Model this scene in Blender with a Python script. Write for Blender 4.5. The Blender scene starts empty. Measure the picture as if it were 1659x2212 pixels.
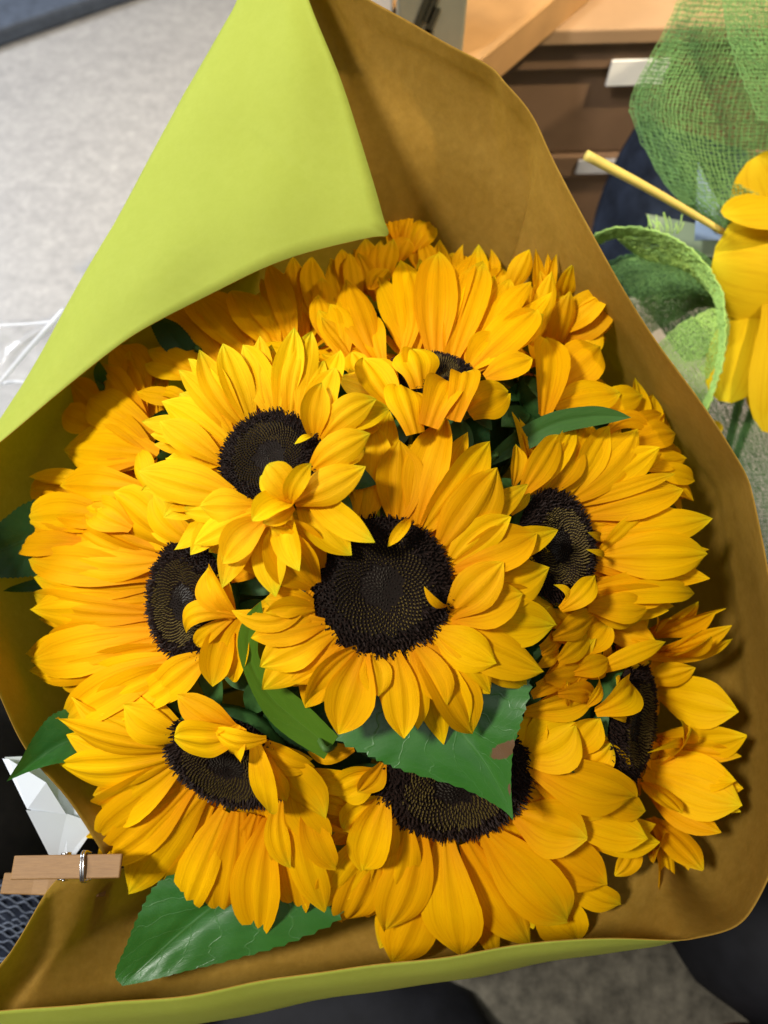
import bpy, math, random
import numpy as np
from mathutils import Matrix, Vector

R = math.radians
random.seed(7)
rng = np.random.default_rng(7)
SC = bpy.context.scene
COL = SC.collection

# ------------------------------------------------------------------ camera
PITCH = 62.0                     # degrees below the horizon
CAMZ = 0.80
FPX = 1604.0                     # focal length in pixels of a 1659 x 2212 picture
cam = bpy.data.cameras.new('camera')
cam.sensor_fit = 'VERTICAL'
cam.sensor_height = 36.0
cam.lens = FPX / 2212.0 * 36.0
cam.clip_start = 0.01
cam.clip_end = 100
cam.dof.use_dof = True
cam.dof.focus_distance = 0.352
cam.dof.aperture_fstop = 7.0
camo = bpy.data.objects.new('camera', cam)
camo.location = (0, 0, CAMZ)
camo.rotation_euler = (R(90 - PITCH), 0, 0)
COL.objects.link(camo)
SC.camera = camo

# ------------------------------------------------------------------ light
w = bpy.data.worlds.new('World')
SC.world = w
w.use_nodes = True
w.node_tree.nodes['Background'].inputs[0].default_value = (0.92, 0.96, 1.0, 1)
w.node_tree.nodes['Background'].inputs[1].default_value = 0.06


# camera axes in the world
_s, _c = math.sin(R(PITCH)), math.cos(R(PITCH))
AX_R = np.array([1.0, 0, 0])
AX_U = np.array([0, _s, _c])
AX_B = np.array([0, -_c, _s])          # towards the viewer
CAMP = np.array([0, 0, CAMZ])


def V(x, y, z):
    """camera-space direction (right, up, towards the viewer) -> world"""
    return x * AX_R + y * AX_U + z * AX_B


def P(px, py, d):
    """pixel of the 1659 x 2212 picture + distance along the view axis -> world point"""
    return CAMP + V((px - 829.5) / FPX * d, -(py - 1106.0) / FPX * d, -d)


def nrm(v):
    return v / (np.linalg.norm(v) + 1e-12)


def area_light(name, pos, target, size, power, colour, spread=180):
    l = bpy.data.lights.new(name, 'AREA')
    l.shape = 'DISK'
    l.size = size
    l.energy = power
    l.color = colour
    l.spread = R(spread)
    o = bpy.data.objects.new(name, l)
    o.location = pos
    o.rotation_euler = (Vector(target) - Vector(pos)).to_track_quat('-Z', 'Y').to_euler()
    COL.objects.link(o)
    return o


TARGET = P(825, 1250, 0.36)
area_light('shop_lamp', TARGET + 2.2 * nrm(V(-0.52, 0.30, 0.80)), TARGET, 0.32, 48, (1.0, 0.96, 0.90))
area_light('window_light', np.array([-1.9, 1.5, 1.6]), np.array([-0.5, 0.75, 0.0]), 0.9, 16, (0.90, 0.94, 1.0), 85)
area_light('added_fill_panel', TARGET + 2.0 * nrm(V(0.10, 0.22, 0.97)), TARGET, 1.3, 6, (0.95, 0.98, 1.0))  # added soft fill from above the viewer, also gives the leaves gloss
area_light('shelf_spot', np.array([1.3, 0.3, 2.2]), np.array([0.30, 0.95, 0.2]), 0.08, 6.5, (1.0, 0.82, 0.55), 42)

SC.view_settings.view_transform = 'Standard'
SC.view_settings.look = 'None'
SC.view_settings.exposure = 0.2
SC.view_settings.gamma = 1.0
SC.view_settings.use_curve_mapping = False
SC.cycles.max_bounces = 8
SC.cycles.transparent_max_bounces = 12

# ------------------------------------------------------------------ materials


class NT:
    def __init__(self, name):
        self.m = bpy.data.materials.new(name)
        self.m.use_nodes = True
        self.t = self.m.node_tree
        self.n = self.t.nodes
        self.b = self.n['Principled BSDF']
        self.out = self.n['Material Output']

    def add(self, typ, **kw):
        n = self.n.new(typ)
        for k, v in kw.items():
            setattr(n, k, v)
        return n

    def link(self, a, b):
        self.t.links.new(a, b)

    def setin(self, node, key, val):
        if hasattr(val, 'is_linked') or isinstance(val, bpy.types.NodeSocket):
            self.link(val, node.inputs[key])
        else:
            node.inputs[key].default_value = val

    def math(self, op, a, b=0.0, c=0.0, clamp=False):
        n = self.add('ShaderNodeMath', operation=op, use_clamp=clamp)
        self.setin(n, 0, a)
        self.setin(n, 1, b)
        if op in ('MULTIPLY_ADD', 'COMPARE', 'SMOOTH_MIN'):
            self.setin(n, 2, c)
        return n.outputs[0]

    def mix(self, f, a, b, blend='MIX'):
        n = self.add('ShaderNodeMix', data_type='RGBA', blend_type=blend)
        self.setin(n, 0, f)
        self.setin(n, 6, a if not isinstance(a, tuple) else (*a[:3], 1))
        self.setin(n, 7, b if not isinstance(b, tuple) else (*b[:3], 1))
        return n.outputs[2]

    def ramp(self, f, stops):
        n = self.add('ShaderNodeValToRGB')
        e = n.color_ramp.elements
        while len(e) < len(stops):
            e.new(0.5)
        for i, (p, c) in enumerate(stops):
            e[i].position = p
            e[i].color = (*c, 1) if len(c) == 3 else c
        self.setin(n, 0, f)
        return n.outputs[0]

    def noise(self, vec, scale, detail=3, rough=0.55, mapping=None):
        n = self.add('ShaderNodeTexNoise')
        if mapping is not None:
            mp = self.add('ShaderNodeMapping')
            mp.inputs['Scale'].default_value = mapping
            self.link(vec, mp.inputs[0])
            vec = mp.outputs[0]
        if vec is not None:
            self.link(vec, n.inputs['Vector'])
        n.inputs['Scale'].default_value = scale
        n.inputs['Detail'].default_value = detail
        n.inputs['Roughness'].default_value = rough
        return n.outputs[0]

    def bump(self, h, strength, dist=0.001):
        n = self.add('ShaderNodeBump')
        n.inputs['Strength'].default_value = strength
        n.inputs['Distance'].default_value = dist
        self.link(h, n.inputs['Height'])
        return n.outputs[0]


def principled(name, colour, rough=0.6, spec=0.3, metal=0.0, bump=None, var=0.0, vscale=40):
    t = NT(name)
    t.b.inputs['Roughness'].default_value = rough
    t.b.inputs['Specular IOR Level'].default_value = spec
    t.b.inputs['Metallic'].default_value = metal
    tc = t.add('ShaderNodeTexCoord')
    n = t.noise(tc.outputs['Object'], vscale, 4)
    c1 = tuple(max(0, x * (1 - var)) for x in colour)
    c2 = tuple(min(1, x * (1 + var)) for x in colour)
    t.link(t.ramp(n, [(0.3, c1), (0.7, c2)]), t.b.inputs['Base Color'])
    if bump:
        t.link(t.bump(n, bump[0], bump[1]), t.b.inputs['Normal'])
    return t.m


def petal_material(name, base, mid, tip, trans=0.26):
    t = NT(name)
    uv = t.add('ShaderNodeUVMap')
    sep = t.add('ShaderNodeSeparateXYZ')
    t.link(uv.outputs[0], sep.inputs[0])
    oi = t.add('ShaderNodeObjectInfo')
    veins = t.noise(uv.outputs[0], 1.0, 3, 0.6, mapping=(26, 1.6, 1))
    fine = t.noise(uv.outputs[0], 1.0, 2, 0.6, mapping=(70, 3.0, 1))
    blot = t.noise(uv.outputs[0], 3.0, 2, 0.5)
    v = t.math('ADD', sep.outputs[1], t.math('MULTIPLY', t.math('SUBTRACT', blot, 0.5), 0.35))
    col = t.ramp(v, [(0.0, base), (0.22, tuple(0.5 * (a + b) for a, b in zip(base, mid))), (0.5, mid), (0.86, mid), (1.0, tip)])
    # some petals are greener towards the tip
    gt = t.math('MULTIPLY', t.ramp(v, [(0.72, (0, 0, 0)), (1.0, (1, 1, 1))]), t.math('MULTIPLY', t.math('POWER', t.math('FRACT', t.math('MULTIPLY', oi.outputs['Random'], 7.31)), 2.0), 0.55))
    col = t.mix(gt, col, (0.52, 0.50, 0.012))
    hs = t.add('ShaderNodeHueSaturation')
    t.setin(hs, 'Hue', t.math('MULTIPLY_ADD', oi.outputs['Random'], 0.016, 0.491))
    t.setin(hs, 'Value', t.math('MULTIPLY_ADD', oi.outputs['Random'], 0.16, 0.90))
    t.link(col, hs.inputs['Color'])
    dark = t.ramp(veins, [(0.28, (0.74, 0.60, 0.4)), (0.52, (1, 1, 1))])
    col2 = t.mix(0.55, hs.outputs[0], dark, 'MULTIPLY')
    h = t.math('ADD', veins, t.math('MULTIPLY', fine, 0.5))
    nb = t.bump(h, 0.40, 0.0006)
    t.link(col2, t.b.inputs['Base Color'])
    t.b.inputs['Roughness'].default_value = 0.62
    t.b.inputs['Specular IOR Level'].default_value = 0.07
    t.link(nb, t.b.inputs['Normal'])
    tr = t.add('ShaderNodeBsdfTranslucent')
    t.link(col2, tr.inputs[0])
    t.link(nb, tr.inputs['Normal'])
    mx = t.add('ShaderNodeMixShader')
    mx.inputs[0].default_value = trans
    t.link(t.b.outputs[0], mx.inputs[1])
    t.link(tr.outputs[0], mx.inputs[2])
    t.link(mx.outputs[0], t.out.inputs[0])
    return t.m


M = {}
M['petal'] = petal_material('petal_gold', (0.84, 0.34, 0.001), (0.94, 0.50, 0.001), (0.95, 0.62, 0.003))
M['petal_young'] = petal_material('petal_young', (0.88, 0.40, 0.001), (0.95, 0.57, 0.002), (0.82, 0.68, 0.012))
M['tulip'] = petal_material('petal_tulip', (0.52, 0.32, 0.004), (0.66, 0.44, 0.006), (0.74, 0.54, 0.014), 0.3)


def leaf_material(name, c1, c2, vein, rough=0.36, blemish=False, spec=0.42):
    t = NT(name)
    uv = t.add('ShaderNodeUVMap')
    sep = t.add('ShaderNodeSeparateXYZ')
    t.link(uv.outputs[0], sep.inputs[0])
    u = t.math('ABSOLUTE', t.math('SUBTRACT', t.math('MULTIPLY', sep.outputs[0], 2.0), 1.0))
    wob = t.noise(uv.outputs[0], 5.0, 2)
    s = t.math('ADD', t.math('SUBTRACT', t.math('MULTIPLY', sep.outputs[1], 7.0), t.math('MULTIPLY', t.math('POWER', u, 0.8), 2.4)), t.math('MULTIPLY', wob, 1.1))
    fr = t.math('ABSOLUTE', t.math('SUBTRACT', t.math('FRACT', s), 0.5))
    side = t.ramp(fr, [(0.0, (1, 1, 1)), (0.035, (0, 0, 0))])
    midr = t.ramp(u, [(0.0, (1, 1, 1)), (0.035, (0, 0, 0))])
    vor = t.add('ShaderNodeTexVoronoi', feature='DISTANCE_TO_EDGE')
    mp = t.add('ShaderNodeMapping')
    mp.inputs['Scale'].default_value = (16, 26, 1)
    t.link(uv.outputs[0], mp.inputs[0])
    t.link(mp.outputs[0], vor.inputs['Vector'])
    vor.inputs['Scale'].default_value = 1.0
    net = t.ramp(vor.outputs[0], [(0.0, (1, 1, 1)), (0.06, (0, 0, 0))])
    vv = t.math('MAXIMUM', t.math('MAXIMUM', midr, t.math('MULTIPLY', side, 0.7)), t.math('MULTIPLY', net, 0.12))
    n = t.noise(uv.outputs[0], 6.0, 4)
    base = t.mix(n, c1, c2)
    col = t.mix(t.math('MULTIPLY', vv, 0.35), base, vein)
    if blemish:
        def spot(cx, cy, rx, ry):
            dx = t.math('DIVIDE', t.math('SUBTRACT', sep.outputs[0], cx), rx)
            dy = t.math('DIVIDE', t.math('SUBTRACT', sep.outputs[1], cy), ry)
            rr = t.math('ADD', t.math('MULTIPLY', dx, dx), t.math('MULTIPLY', dy, dy))
            rr = t.math('ADD', rr, t.math('MULTIPLY', t.math('SUBTRACT', t.noise(uv.outputs[0], 22, 3), 0.5), 1.3))
            return t.ramp(rr, [(0.75, (1, 1, 1)), (0.95, (0, 0, 0))])
        sp = t.math('MAXIMUM', spot(0.86, 0.65, 0.24, 0.045), spot(0.90, 0.84, 0.09, 0.03))
        col = t.mix(t.math('MULTIPLY', sp, 0.9), col, (0.16, 0.07, 0.035))
    t.link(col, t.b.inputs['Base Color'])
    t.b.inputs['Roughness'].default_value = rough
    t.b.inputs['Specular IOR Level'].default_value = spec
    h = t.math('SUBTRACT', t.math('MULTIPLY', n, 0.5), vv)
    nb = t.bump(h, 0.30, 0.0005)
    t.link(nb, t.b.inputs['Normal'])
    tr = t.add('ShaderNodeBsdfTranslucent')
    tr.inputs[0].default_value = (0.16, 0.30, 0.01, 1)
    mx = t.add('ShaderNodeMixShader')
    mx.inputs[0].default_value = 0.12
    t.link(t.b.outputs[0], mx.inputs[1])
    t.link(tr.outputs[0], mx.inputs[2])
    t.link(mx.outputs[0], t.out.inputs[0])
    return t.m


M['leaf'] = leaf_material('leaf_green', (0.016, 0.10, 0.012), (0.036, 0.155, 0.024), (0.10, 0.24, 0.07))
M['leaf_spot'] = leaf_material('leaf_blemished', (0.018, 0.115, 0.008), (0.04, 0.17, 0.016), (0.12, 0.28, 0.08), blemish=True)
M['leaf_lime'] = leaf_material('leaf_lime', (0.07, 0.17, 0.008), (0.10, 0.22, 0.012), (0.16, 0.30, 0.05), rough=0.5, spec=0.3)
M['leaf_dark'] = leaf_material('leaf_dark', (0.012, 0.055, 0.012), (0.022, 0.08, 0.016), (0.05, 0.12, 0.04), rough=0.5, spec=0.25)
M['leaf_smooth'] = leaf_material('leaf_smooth', (0.03, 0.10, 0.012), (0.045, 0.13, 0.018), (0.06, 0.15, 0.03), rough=0.5, spec=0.25)
M['stem'] = principled('stem_green', (0.06, 0.13, 0.025), 0.6, 0.3, var=0.25, vscale=120, bump=(0.3, 0.0005))
M['sepal'] = principled('sepal_green', (0.035, 0.10, 0.02), 0.6, 0.3, var=0.3, vscale=200)
M['floret_outer'] = principled('floret_outer', (0.015, 0.0065, 0.0038), 0.7, 0.25, var=0.6, vscale=60)
M['floret_ring'] = principled('floret_ring', (0.15, 0.105, 0.026), 0.6, 0.25, var=0.4, vscale=60)
M['floret_centre'] = principled('floret_centre', (0.040, 0.033, 0.024), 0.55, 0.35, var=0.35, vscale=60)
M['disc'] = principled('disc_dark', (0.009, 0.005, 0.003), 0.8, 0.15, var=0.3)


def paper(name, c1, c2, fibre, trans, rough=0.75):
    t = NT(name)
    tc = t.add('ShaderNodeTexCoord')
    big = t.noise(tc.outputs['Object'], 14, 2, 0.5)
    fib = t.noise(tc.outputs['Object'], 420, 4, 0.7)
    med = t.noise(tc.outputs['Object'], 170, 4, 0.7)
    col = t.mix(t.ramp(t.math('ADD', t.math('MULTIPLY', big, 0.3), t.math('MULTIPLY', med, 0.7)), [(0.36, (0, 0, 0)), (0.64, (1, 1, 1))]), c1, c2)
    col = t.mix(fibre, col, t.ramp(fib, [(0.35, (0.75, 0.75, 0.75)), (0.65, (1.12, 1.12, 1.12))]), 'MULTIPLY')
    t.link(col, t.b.inputs['Base Color'])
    t.b.inputs['Roughness'].default_value = rough
    t.b.inputs['Specular IOR Level'].default_value = 0.2
    nb = t.bump(fib, 0.08, 0.0004)
    t.link(nb, t.b.inputs['Normal'])
    tr = t.add('ShaderNodeBsdfTranslucent')
    tr.inputs[0].default_value = (*trans, 1)
    mx = t.add('ShaderNodeMixShader')
    mx.inputs[0].default_value = 0.38
    t.link(t.b.outputs[0], mx.inputs[1])
    t.link(tr.outputs[0], mx.inputs[2])
    t.link(mx.outputs[0], t.out.inputs[0])
    return t.m


M['kraft'] = paper('paper_kraft_inside', (0.34, 0.185, 0.026), (0.43, 0.245, 0.042), 0.4, (0.62, 0.44, 0.04))
M['lime'] = paper('paper_lime_outside', (0.46, 0.545, 0.075), (0.49, 0.575, 0.088), 0.12, (0.60, 0.68, 0.05))
M['card'] = principled('card_white', (0.72, 0.77, 0.84), 0.5, 0.4, var=0.02)
M['wood'] = None
M['wire'] = principled('steel_wire', (0.6, 0.6, 0.6), 0.25, 0.5, metal=1.0)


def wood():
    t = NT('pin_wood')
    tc = t.add('ShaderNodeTexCoord')
    n = t.noise(tc.outputs['Object'], 60, 4, 0.6, mapping=(1.2, 9, 9))
    n2 = t.noise(tc.outputs['Object'], 300, 3, 0.6, mapping=(0.5, 6, 6))
    col = t.mix(n, (0.20, 0.095, 0.024), (0.31, 0.165, 0.05))
    col = t.mix(0.5, col, t.ramp(n2, [(0.3, (0.72, 0.68, 0.62)), (0.6, (1, 1, 1))]), 'MULTIPLY')
    t.link(col, t.b.inputs['Base Color'])
    t.b.inputs['Roughness'].default_value = 0.6
    t.link(t.bump(n2, 0.3, 0.0004), t.b.inputs['Normal'])
    return t.m


M['wood'] = wood()


def concrete():
    t = NT('floor_concrete')
    tc = t.add('ShaderNodeTexCoord')
    o = tc.outputs['Object']
    a = t.noise(o, 6, 4, 0.6)
    b = t.noise(o, 95, 5, 0.68)
    c = t.noise(o, 40, 4, 0.6)
    col = t.ramp(t.math('ADD', t.math('MULTIPLY', b, 0.5), t.math('MULTIPLY', c, 0.5)), [(0.34, (0.235, 0.232, 0.230)), (0.5, (0.295, 0.290, 0.286)), (0.66, (0.37, 0.362, 0.354))])
    col = t.mix(0.6, col, t.ramp(a, [(0.3, (0.86, 0.84, 0.83)), (0.7, (1.05, 1.03, 1.0))]), 'MULTIPLY')
    vo = t.add('ShaderNodeTexVoronoi')
    vo.inputs['Scale'].default_value = 60
    t.link(o, vo.inputs['Vector'])
    col = t.mix(t.ramp(vo.outputs[0], [(0.04, (0.3, 0.3, 0.3)), (0.12, (0, 0, 0))]), col, (0.62, 0.58, 0.54))
    t.link(col, t.b.inputs['Base Color'])
    t.b.inputs['Roughness'].default_value = 0.5
    t.b.inputs['Specular IOR Level'].default_value = 0.4
    t.link(t.bump(b, 0.15, 0.001), t.b.inputs['Normal'])
    return t.m


M['concrete'] = concrete()
M['slate'] = principled('slate_blue', (0.055, 0.07, 0.10), 0.6, 0.4, var=0.25, vscale=60)
M['black'] = principled('black_rubber', (0.008, 0.008, 0.010), 0.7, 0.2, var=0.3)
M['sack'] = principled('dark_sack', (0.014, 0.012, 0.011), 0.85, 0.15, var=0.4, vscale=30)
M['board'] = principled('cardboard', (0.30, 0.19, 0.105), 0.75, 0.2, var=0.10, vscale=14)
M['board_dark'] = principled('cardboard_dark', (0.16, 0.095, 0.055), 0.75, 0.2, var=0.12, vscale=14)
M['timber'] = principled('timber_tan', (0.34, 0.19, 0.075), 0.6, 0.3, var=0.15, vscale=20)
M['grey_card'] = principled('grey_card', (0.20, 0.20, 0.15), 0.7, 0.2, var=0.06)
M['ink'] = principled('ink', (0.03, 0.03, 0.02), 0.7, 0.2)
M['label'] = principled('label_white', (0.75, 0.75, 0.74), 0.5, 0.4)
M['label_grey'] = principled('label_grey', (0.42, 0.42, 0.45), 0.5, 0.4)
M['net_green'] = principled('net_green', (0.13, 0.25, 0.075), 0.7, 0.2, var=0.2, vscale=80)
M['net_deep'] = principled('net_deep', (0.055, 0.13, 0.04), 0.7, 0.2, var=0.2, vscale=80)
M['net_lime'] = principled('net_lime', (0.33, 0.52, 0.13), 0.7, 0.2, var=0.12, vscale=80)
M['straw'] = principled('straw_yellow', (0.74, 0.56, 0.13), 0.5, 0.35, var=0.2, vscale=30)
M['blue_paper'] = principled('blue_paper', (0.20, 0.27, 0.40), 0.6, 0.3, var=0.05)
M['red'] = principled('dark_red', (0.10, 0.012, 0.008), 0.5, 0.4, var=0.2)
M['thread'] = principled('thread_pale', (0.10, 0.115, 0.15), 0.9, 0.1, var=0.3, vscale=400)
M['knit'] = principled('knit_navy', (0.012, 0.015, 0.024), 0.95, 0.1, var=0.4, vscale=300)
M['denim'] = principled('denim_dark', (0.020, 0.028, 0.050), 0.9, 0.15, var=0.5, vscale=35)


def cellophane():
    t = NT('clear_film')
    tr = t.add('ShaderNodeBsdfTransparent')
    tr.inputs[0].default_value = (0.96, 0.97, 0.98, 1)
    gl = t.add('ShaderNodeBsdfGlossy')
    gl.inputs['Roughness'].default_value = 0.12
    df = t.add('ShaderNodeBsdfDiffuse')
    df.inputs[0].default_value = (0.85, 0.87, 0.92, 1)
    m0 = t.add('ShaderNodeMixShader')
    m0.inputs[0].default_value = 0.5
    t.link(gl.outputs[0], m0.inputs[1])
    t.link(df.outputs[0], m0.inputs[2])
    lw = t.add('ShaderNodeLayerWeight')
    lw.inputs[0].default_value = 0.30
    mx = t.add('ShaderNodeMixShader')
    t.link(t.math('MULTIPLY_ADD', lw.outputs['Facing'], 0.85, 0.03, clamp=True), mx.inputs[0])
    t.link(tr.outputs[0], mx.inputs[1])
    t.link(m0.outputs[0], mx.inputs[2])
    t.link(mx.outputs[0], t.out.inputs[0])
    return t.m


M['film'] = cellophane()

# ------------------------------------------------------------------ helpers


def mesh_obj(name, verts, faces, mat, parent=None, uvs=None, smooth=True, origin=None):
    verts = np.asarray(verts, dtype=float)
    if parent is not None:
        origin = np.array(parent['_o'])
    elif origin is None:
        origin = np.zeros(3)
    me = bpy.data.meshes.new(name)
    me.from_pydata((verts - origin).tolist(), [], faces)
    for m in (mat if isinstance(mat, (list, tuple)) else [mat]):
        me.materials.append(m)
    if uvs is not None:
        ul = me.uv_layers.new(name='UVMap')
        idx = np.empty(len(me.loops), dtype=np.int32)
        me.loops.foreach_get('vertex_index', idx)
        ul.data.foreach_set('uv', np.asarray(uvs, dtype=np.float32)[idx].ravel())
    if smooth:
        me.polygons.foreach_set('use_smooth', [True] * len(me.polygons))
    me.update()
    o = bpy.data.objects.new(name, me)
    COL.objects.link(o)
    if parent is not None:
        o.parent = parent
        o['_o'] = [float(x) for x in origin]
    else:
        o.location = origin
        o['_o'] = [float(x) for x in origin]
    return o


def thing(name, label, cat, loc, group=None):
    o = bpy.data.objects.new(name, None)
    o.empty_display_size = 0.02
    COL.objects.link(o)
    o.location = loc
    o['_o'] = [float(x) for x in loc]
    o['label'] = label
    o['category'] = cat
    if group:
        o['group'] = group
    return o


def tag(o, label=None, cat=None, kind=None, group=None):
    if label:
        o['label'] = label
    if cat:
        o['category'] = cat
    if kind:
        o['kind'] = kind
    if group:
        o['group'] = group
    return o


_gf = {}


def grid_faces(nr, nc):
    if (nr, nc) not in _gf:
        _gf[(nr, nc)] = [(i * nc + j, i * nc + j + 1, (i + 1) * nc + j + 1, (i + 1) * nc + j) for i in range(nr - 1) for j in range(nc - 1)]
    return _gf[(nr, nc)]


def catmull(pts, sub):
    """pts (n,...) -> smooth samples through the points"""
    pts = np.asarray(pts, dtype=float)
    n = len(pts)
    ext = np.concatenate([[2 * pts[0] - pts[1]], pts, [2 * pts[-1] - pts[-2]]])
    out = []
    for i in range(n - 1):
        p0, p1, p2, p3 = ext[i], ext[i + 1], ext[i + 2], ext[i + 3]
        for k in range(sub):
            t = k / sub
            out.append(0.5 * ((2 * p1) + (-p0 + p2) * t + (2 * p0 - 5 * p1 + 4 * p2 - p3) * t * t + (-p0 + 3 * p1 - 3 * p2 + p3) * t ** 3))
    out.append(pts[-1])
    return np.array(out)


def tube(path, radii, nseg=8, cap=True):
    path = np.asarray(path, dtype=float)
    n = len(path)
    radii = np.broadcast_to(np.asarray(radii, dtype=float), (n,))
    tan = np.gradient(path, axis=0)
    up = np.array([0.3, 0.2, 0.93])
    vs, fs = [], []
    for i in range(n):
        t = nrm(tan[i])
        a = nrm(np.cross(t, up))
        b = np.cross(t, a)
        for k in range(nseg):
            th = 2 * math.pi * k / nseg
            vs.append(path[i] + radii[i] * (math.cos(th) * a + math.sin(th) * b))
    for i in range(n - 1):
        for k in range(nseg):
            k2 = (k + 1) % nseg
            fs.append((i * nseg + k, i * nseg + k2, (i + 1) * nseg + k2, (i + 1) * nseg + k))
    if cap:
        fs.append(tuple(range(nseg))[::-1])
        fs.append(tuple((n - 1) * nseg + k for k in range(nseg)))
    return vs, fs


def box_verts(c, ax, ay, az):
    """centre and three half-axis vectors"""
    c, ax, ay, az = map(np.asarray, (c, ax, ay, az))
    vs = [c + sx * ax + sy * ay + sz * az for sx in (-1, 1) for sy in (-1, 1) for sz in (-1, 1)]
    fs = [(0, 1, 3, 2), (4, 6, 7, 5), (0, 4, 5, 1), (2, 3, 7, 6), (0, 2, 6, 4), (1, 5, 7, 3)]
    return vs, fs


def bevel(o, wd, seg=2):
    m = o.modifiers.new('bevel', 'BEVEL')
    m.width = wd
    m.segments = seg
    m.limit_method = 'ANGLE'
    m.angle_limit = R(40)


# ------------------------------------------------------------------ setting: the floor
fl = mesh_obj('floor', [(-6, -5, 0), (6, -5, 0), (6, 7, 0), (-6, 7, 0)], [(0, 1, 2, 3)], M['concrete'], smooth=False)
tag(fl, kind='structure')


def on_floor(px, py, z=0.0):
    r = V((px - 829.5) / FPX, -(py - 1106.0) / FPX, -1.0)
    d = (z - CAMZ) / r[2]
    return CAMP + d * r


# ------------------------------------------------------------------ wrapping paper
F1C = np.array([0.0, -0.034, -0.335])
BASEC = np.array([0.0, -0.150, -0.82])


def axis_cam(d):
    t = (d - 0.335) / (0.82 - 0.335)
    return F1C + (BASEC - F1C) * t


def cam_pt(px, py, d):
    return np.array([(px - 829.5) / FPX * d, -(py - 1106.0) / FPX * d, -d])


def auto(px, py, d, L, d3, cx=830, cy=1230):
    """plain wall station: rim pixel, its distance, how far the wall shows inwards in pixels"""
    u = nrm(np.array([cx - px, cy - py], dtype=float))
    out = []
    for f, g in ((1.0, 1.0), (0.55, 0.64), (0.25, 0.33), (0.10, 0.15), (0.0, 0.0)):
        out.append((px + u[0] * L * f, py + u[1] * L * f, d + (d3 - d) * g))
    return out


ST = [
    [(420, 1700, .47), (350, 1750, .44), (290, 1790, .415), (260, 1815, .40), (225, 1850, .392)],
    [(330, 1600, .475), (270, 1650, .445), (215, 1685, .42), (180, 1707, .40), (150, 1725, .388)],
    [(260, 1500, .475), (190, 1545, .45), (130, 1580, .42), (95, 1600, .40), (60, 1620, .382)],
    [(200, 1380, .475), (130, 1420, .45), (70, 1460, .42), (35, 1482, .395), (0, 1505, .378)],
    [(150, 1200, .475), (70, 1230, .45), (0, 1255, .42), (-50, 1275, .395), (-90, 1290, .372)],
    [(130, 1080, .475), (50, 1075, .45), (-30, 1060, .42), (-100, 1060, .39), (-150, 1070, .375)],
    [(170, 960, .475), (80, 945, .455), (6, 920, .425), (-12, 932, .398), (0, 955, .385)],
    [(300, 850, .468), (200, 765, .455), (110, 727, .428), (150, 745, .396), (220, 775, .384)],
    [(400, 760, .465), (290, 690, .456), (175, 613, .430), (235, 650, .395), (330, 700, .384)],
    [(480, 660, .463), (390, 570, .456), (243, 490, .430), (340, 545, .395), (480, 620, .384)],
    [(560, 560, .462), (480, 450, .456), (320, 347, .430), (460, 440, .395), (640, 555, .384)],
    [(640, 495, .462), (540, 345, .455), (385, 228, .430), (575, 358, .395), (795, 516, .384)],
    [(660, 480, .462), (560, 320, .455), (400, 200, .430), (600, 335, .395), (838, 508, .384)],
    [(680, 465, .462), (580, 285, .454), (415, 175, .430), (605, 305, .395), (828, 470, .385)],
    [(720, 440, .462), (620, 220, .452), (450, 115, .430), (615, 235, .396), (800, 370, .387)],
    [(770, 420, .462), (660, 120, .449), (500, 28, .429), (620, 95, .399), (740, 180, .392)],
    [(810, 410, .462), (690, 40, .446), (550, -58, .428), (605, -35, .408), (668, 0, .400)],
    [(850, 410, .462), (730, 60, .442), (660, -70, .430), (635, -130, .420), (620, -160, .412)],
    [(890, 410, .462), (800, 150, .440), (755, 40, .429), (735, -15, .422), (715, -50, .416)],
    [(930, 420, .462), (860, 200, .440), (825, 90, .429), (810, 40, .422), (800, 0, .416)],
    [(990, 440, .462), (960, 250, .440), (942, 150, .427), (935, 110, .420), (930, 75, .414)],
    [(1060, 480, .462), (1055, 290, .438), (1052, 205, .425), (1050, 170, .416), (1050, 140, .408)],
    [(1100, 520, .462), (1098, 340, .437), (1095, 255, .423), (1093, 215, .414), (1092, 183, .406)],
    [(1140, 560, .462), (1145, 390, .436), (1148, 310, .421), (1149, 278, .412), (1150, 250, .404)],
]
ST += [auto(1200, 350, .40, 260, 0.468), auto(1300, 548, .394, 190, 0.468), auto(1404, 713, .39, 150, 0.490),
       auto(1500, 852, .386, 140, 0.484), auto(1571, 956, .383, 130, 0.480), auto(1614, 1025, .381, 125, 0.477),
       auto(1631, 1078, .379, 125, 0.475), auto(1648, 1170, .377, 130, 0.472), auto(1662, 1260, .376, 130, 0.472),
       auto(1690, 1420, .374, 150, 0.470), auto(1708, 1580, .372, 165, 0.468), auto(1705, 1740, .370, 175, 0.466),
       auto(1680, 1860, .368, 190, 0.464), auto(1640, 1950, .366, 210, 0.462), auto(1592, 2001, .364, 210, 0.462)]
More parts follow.
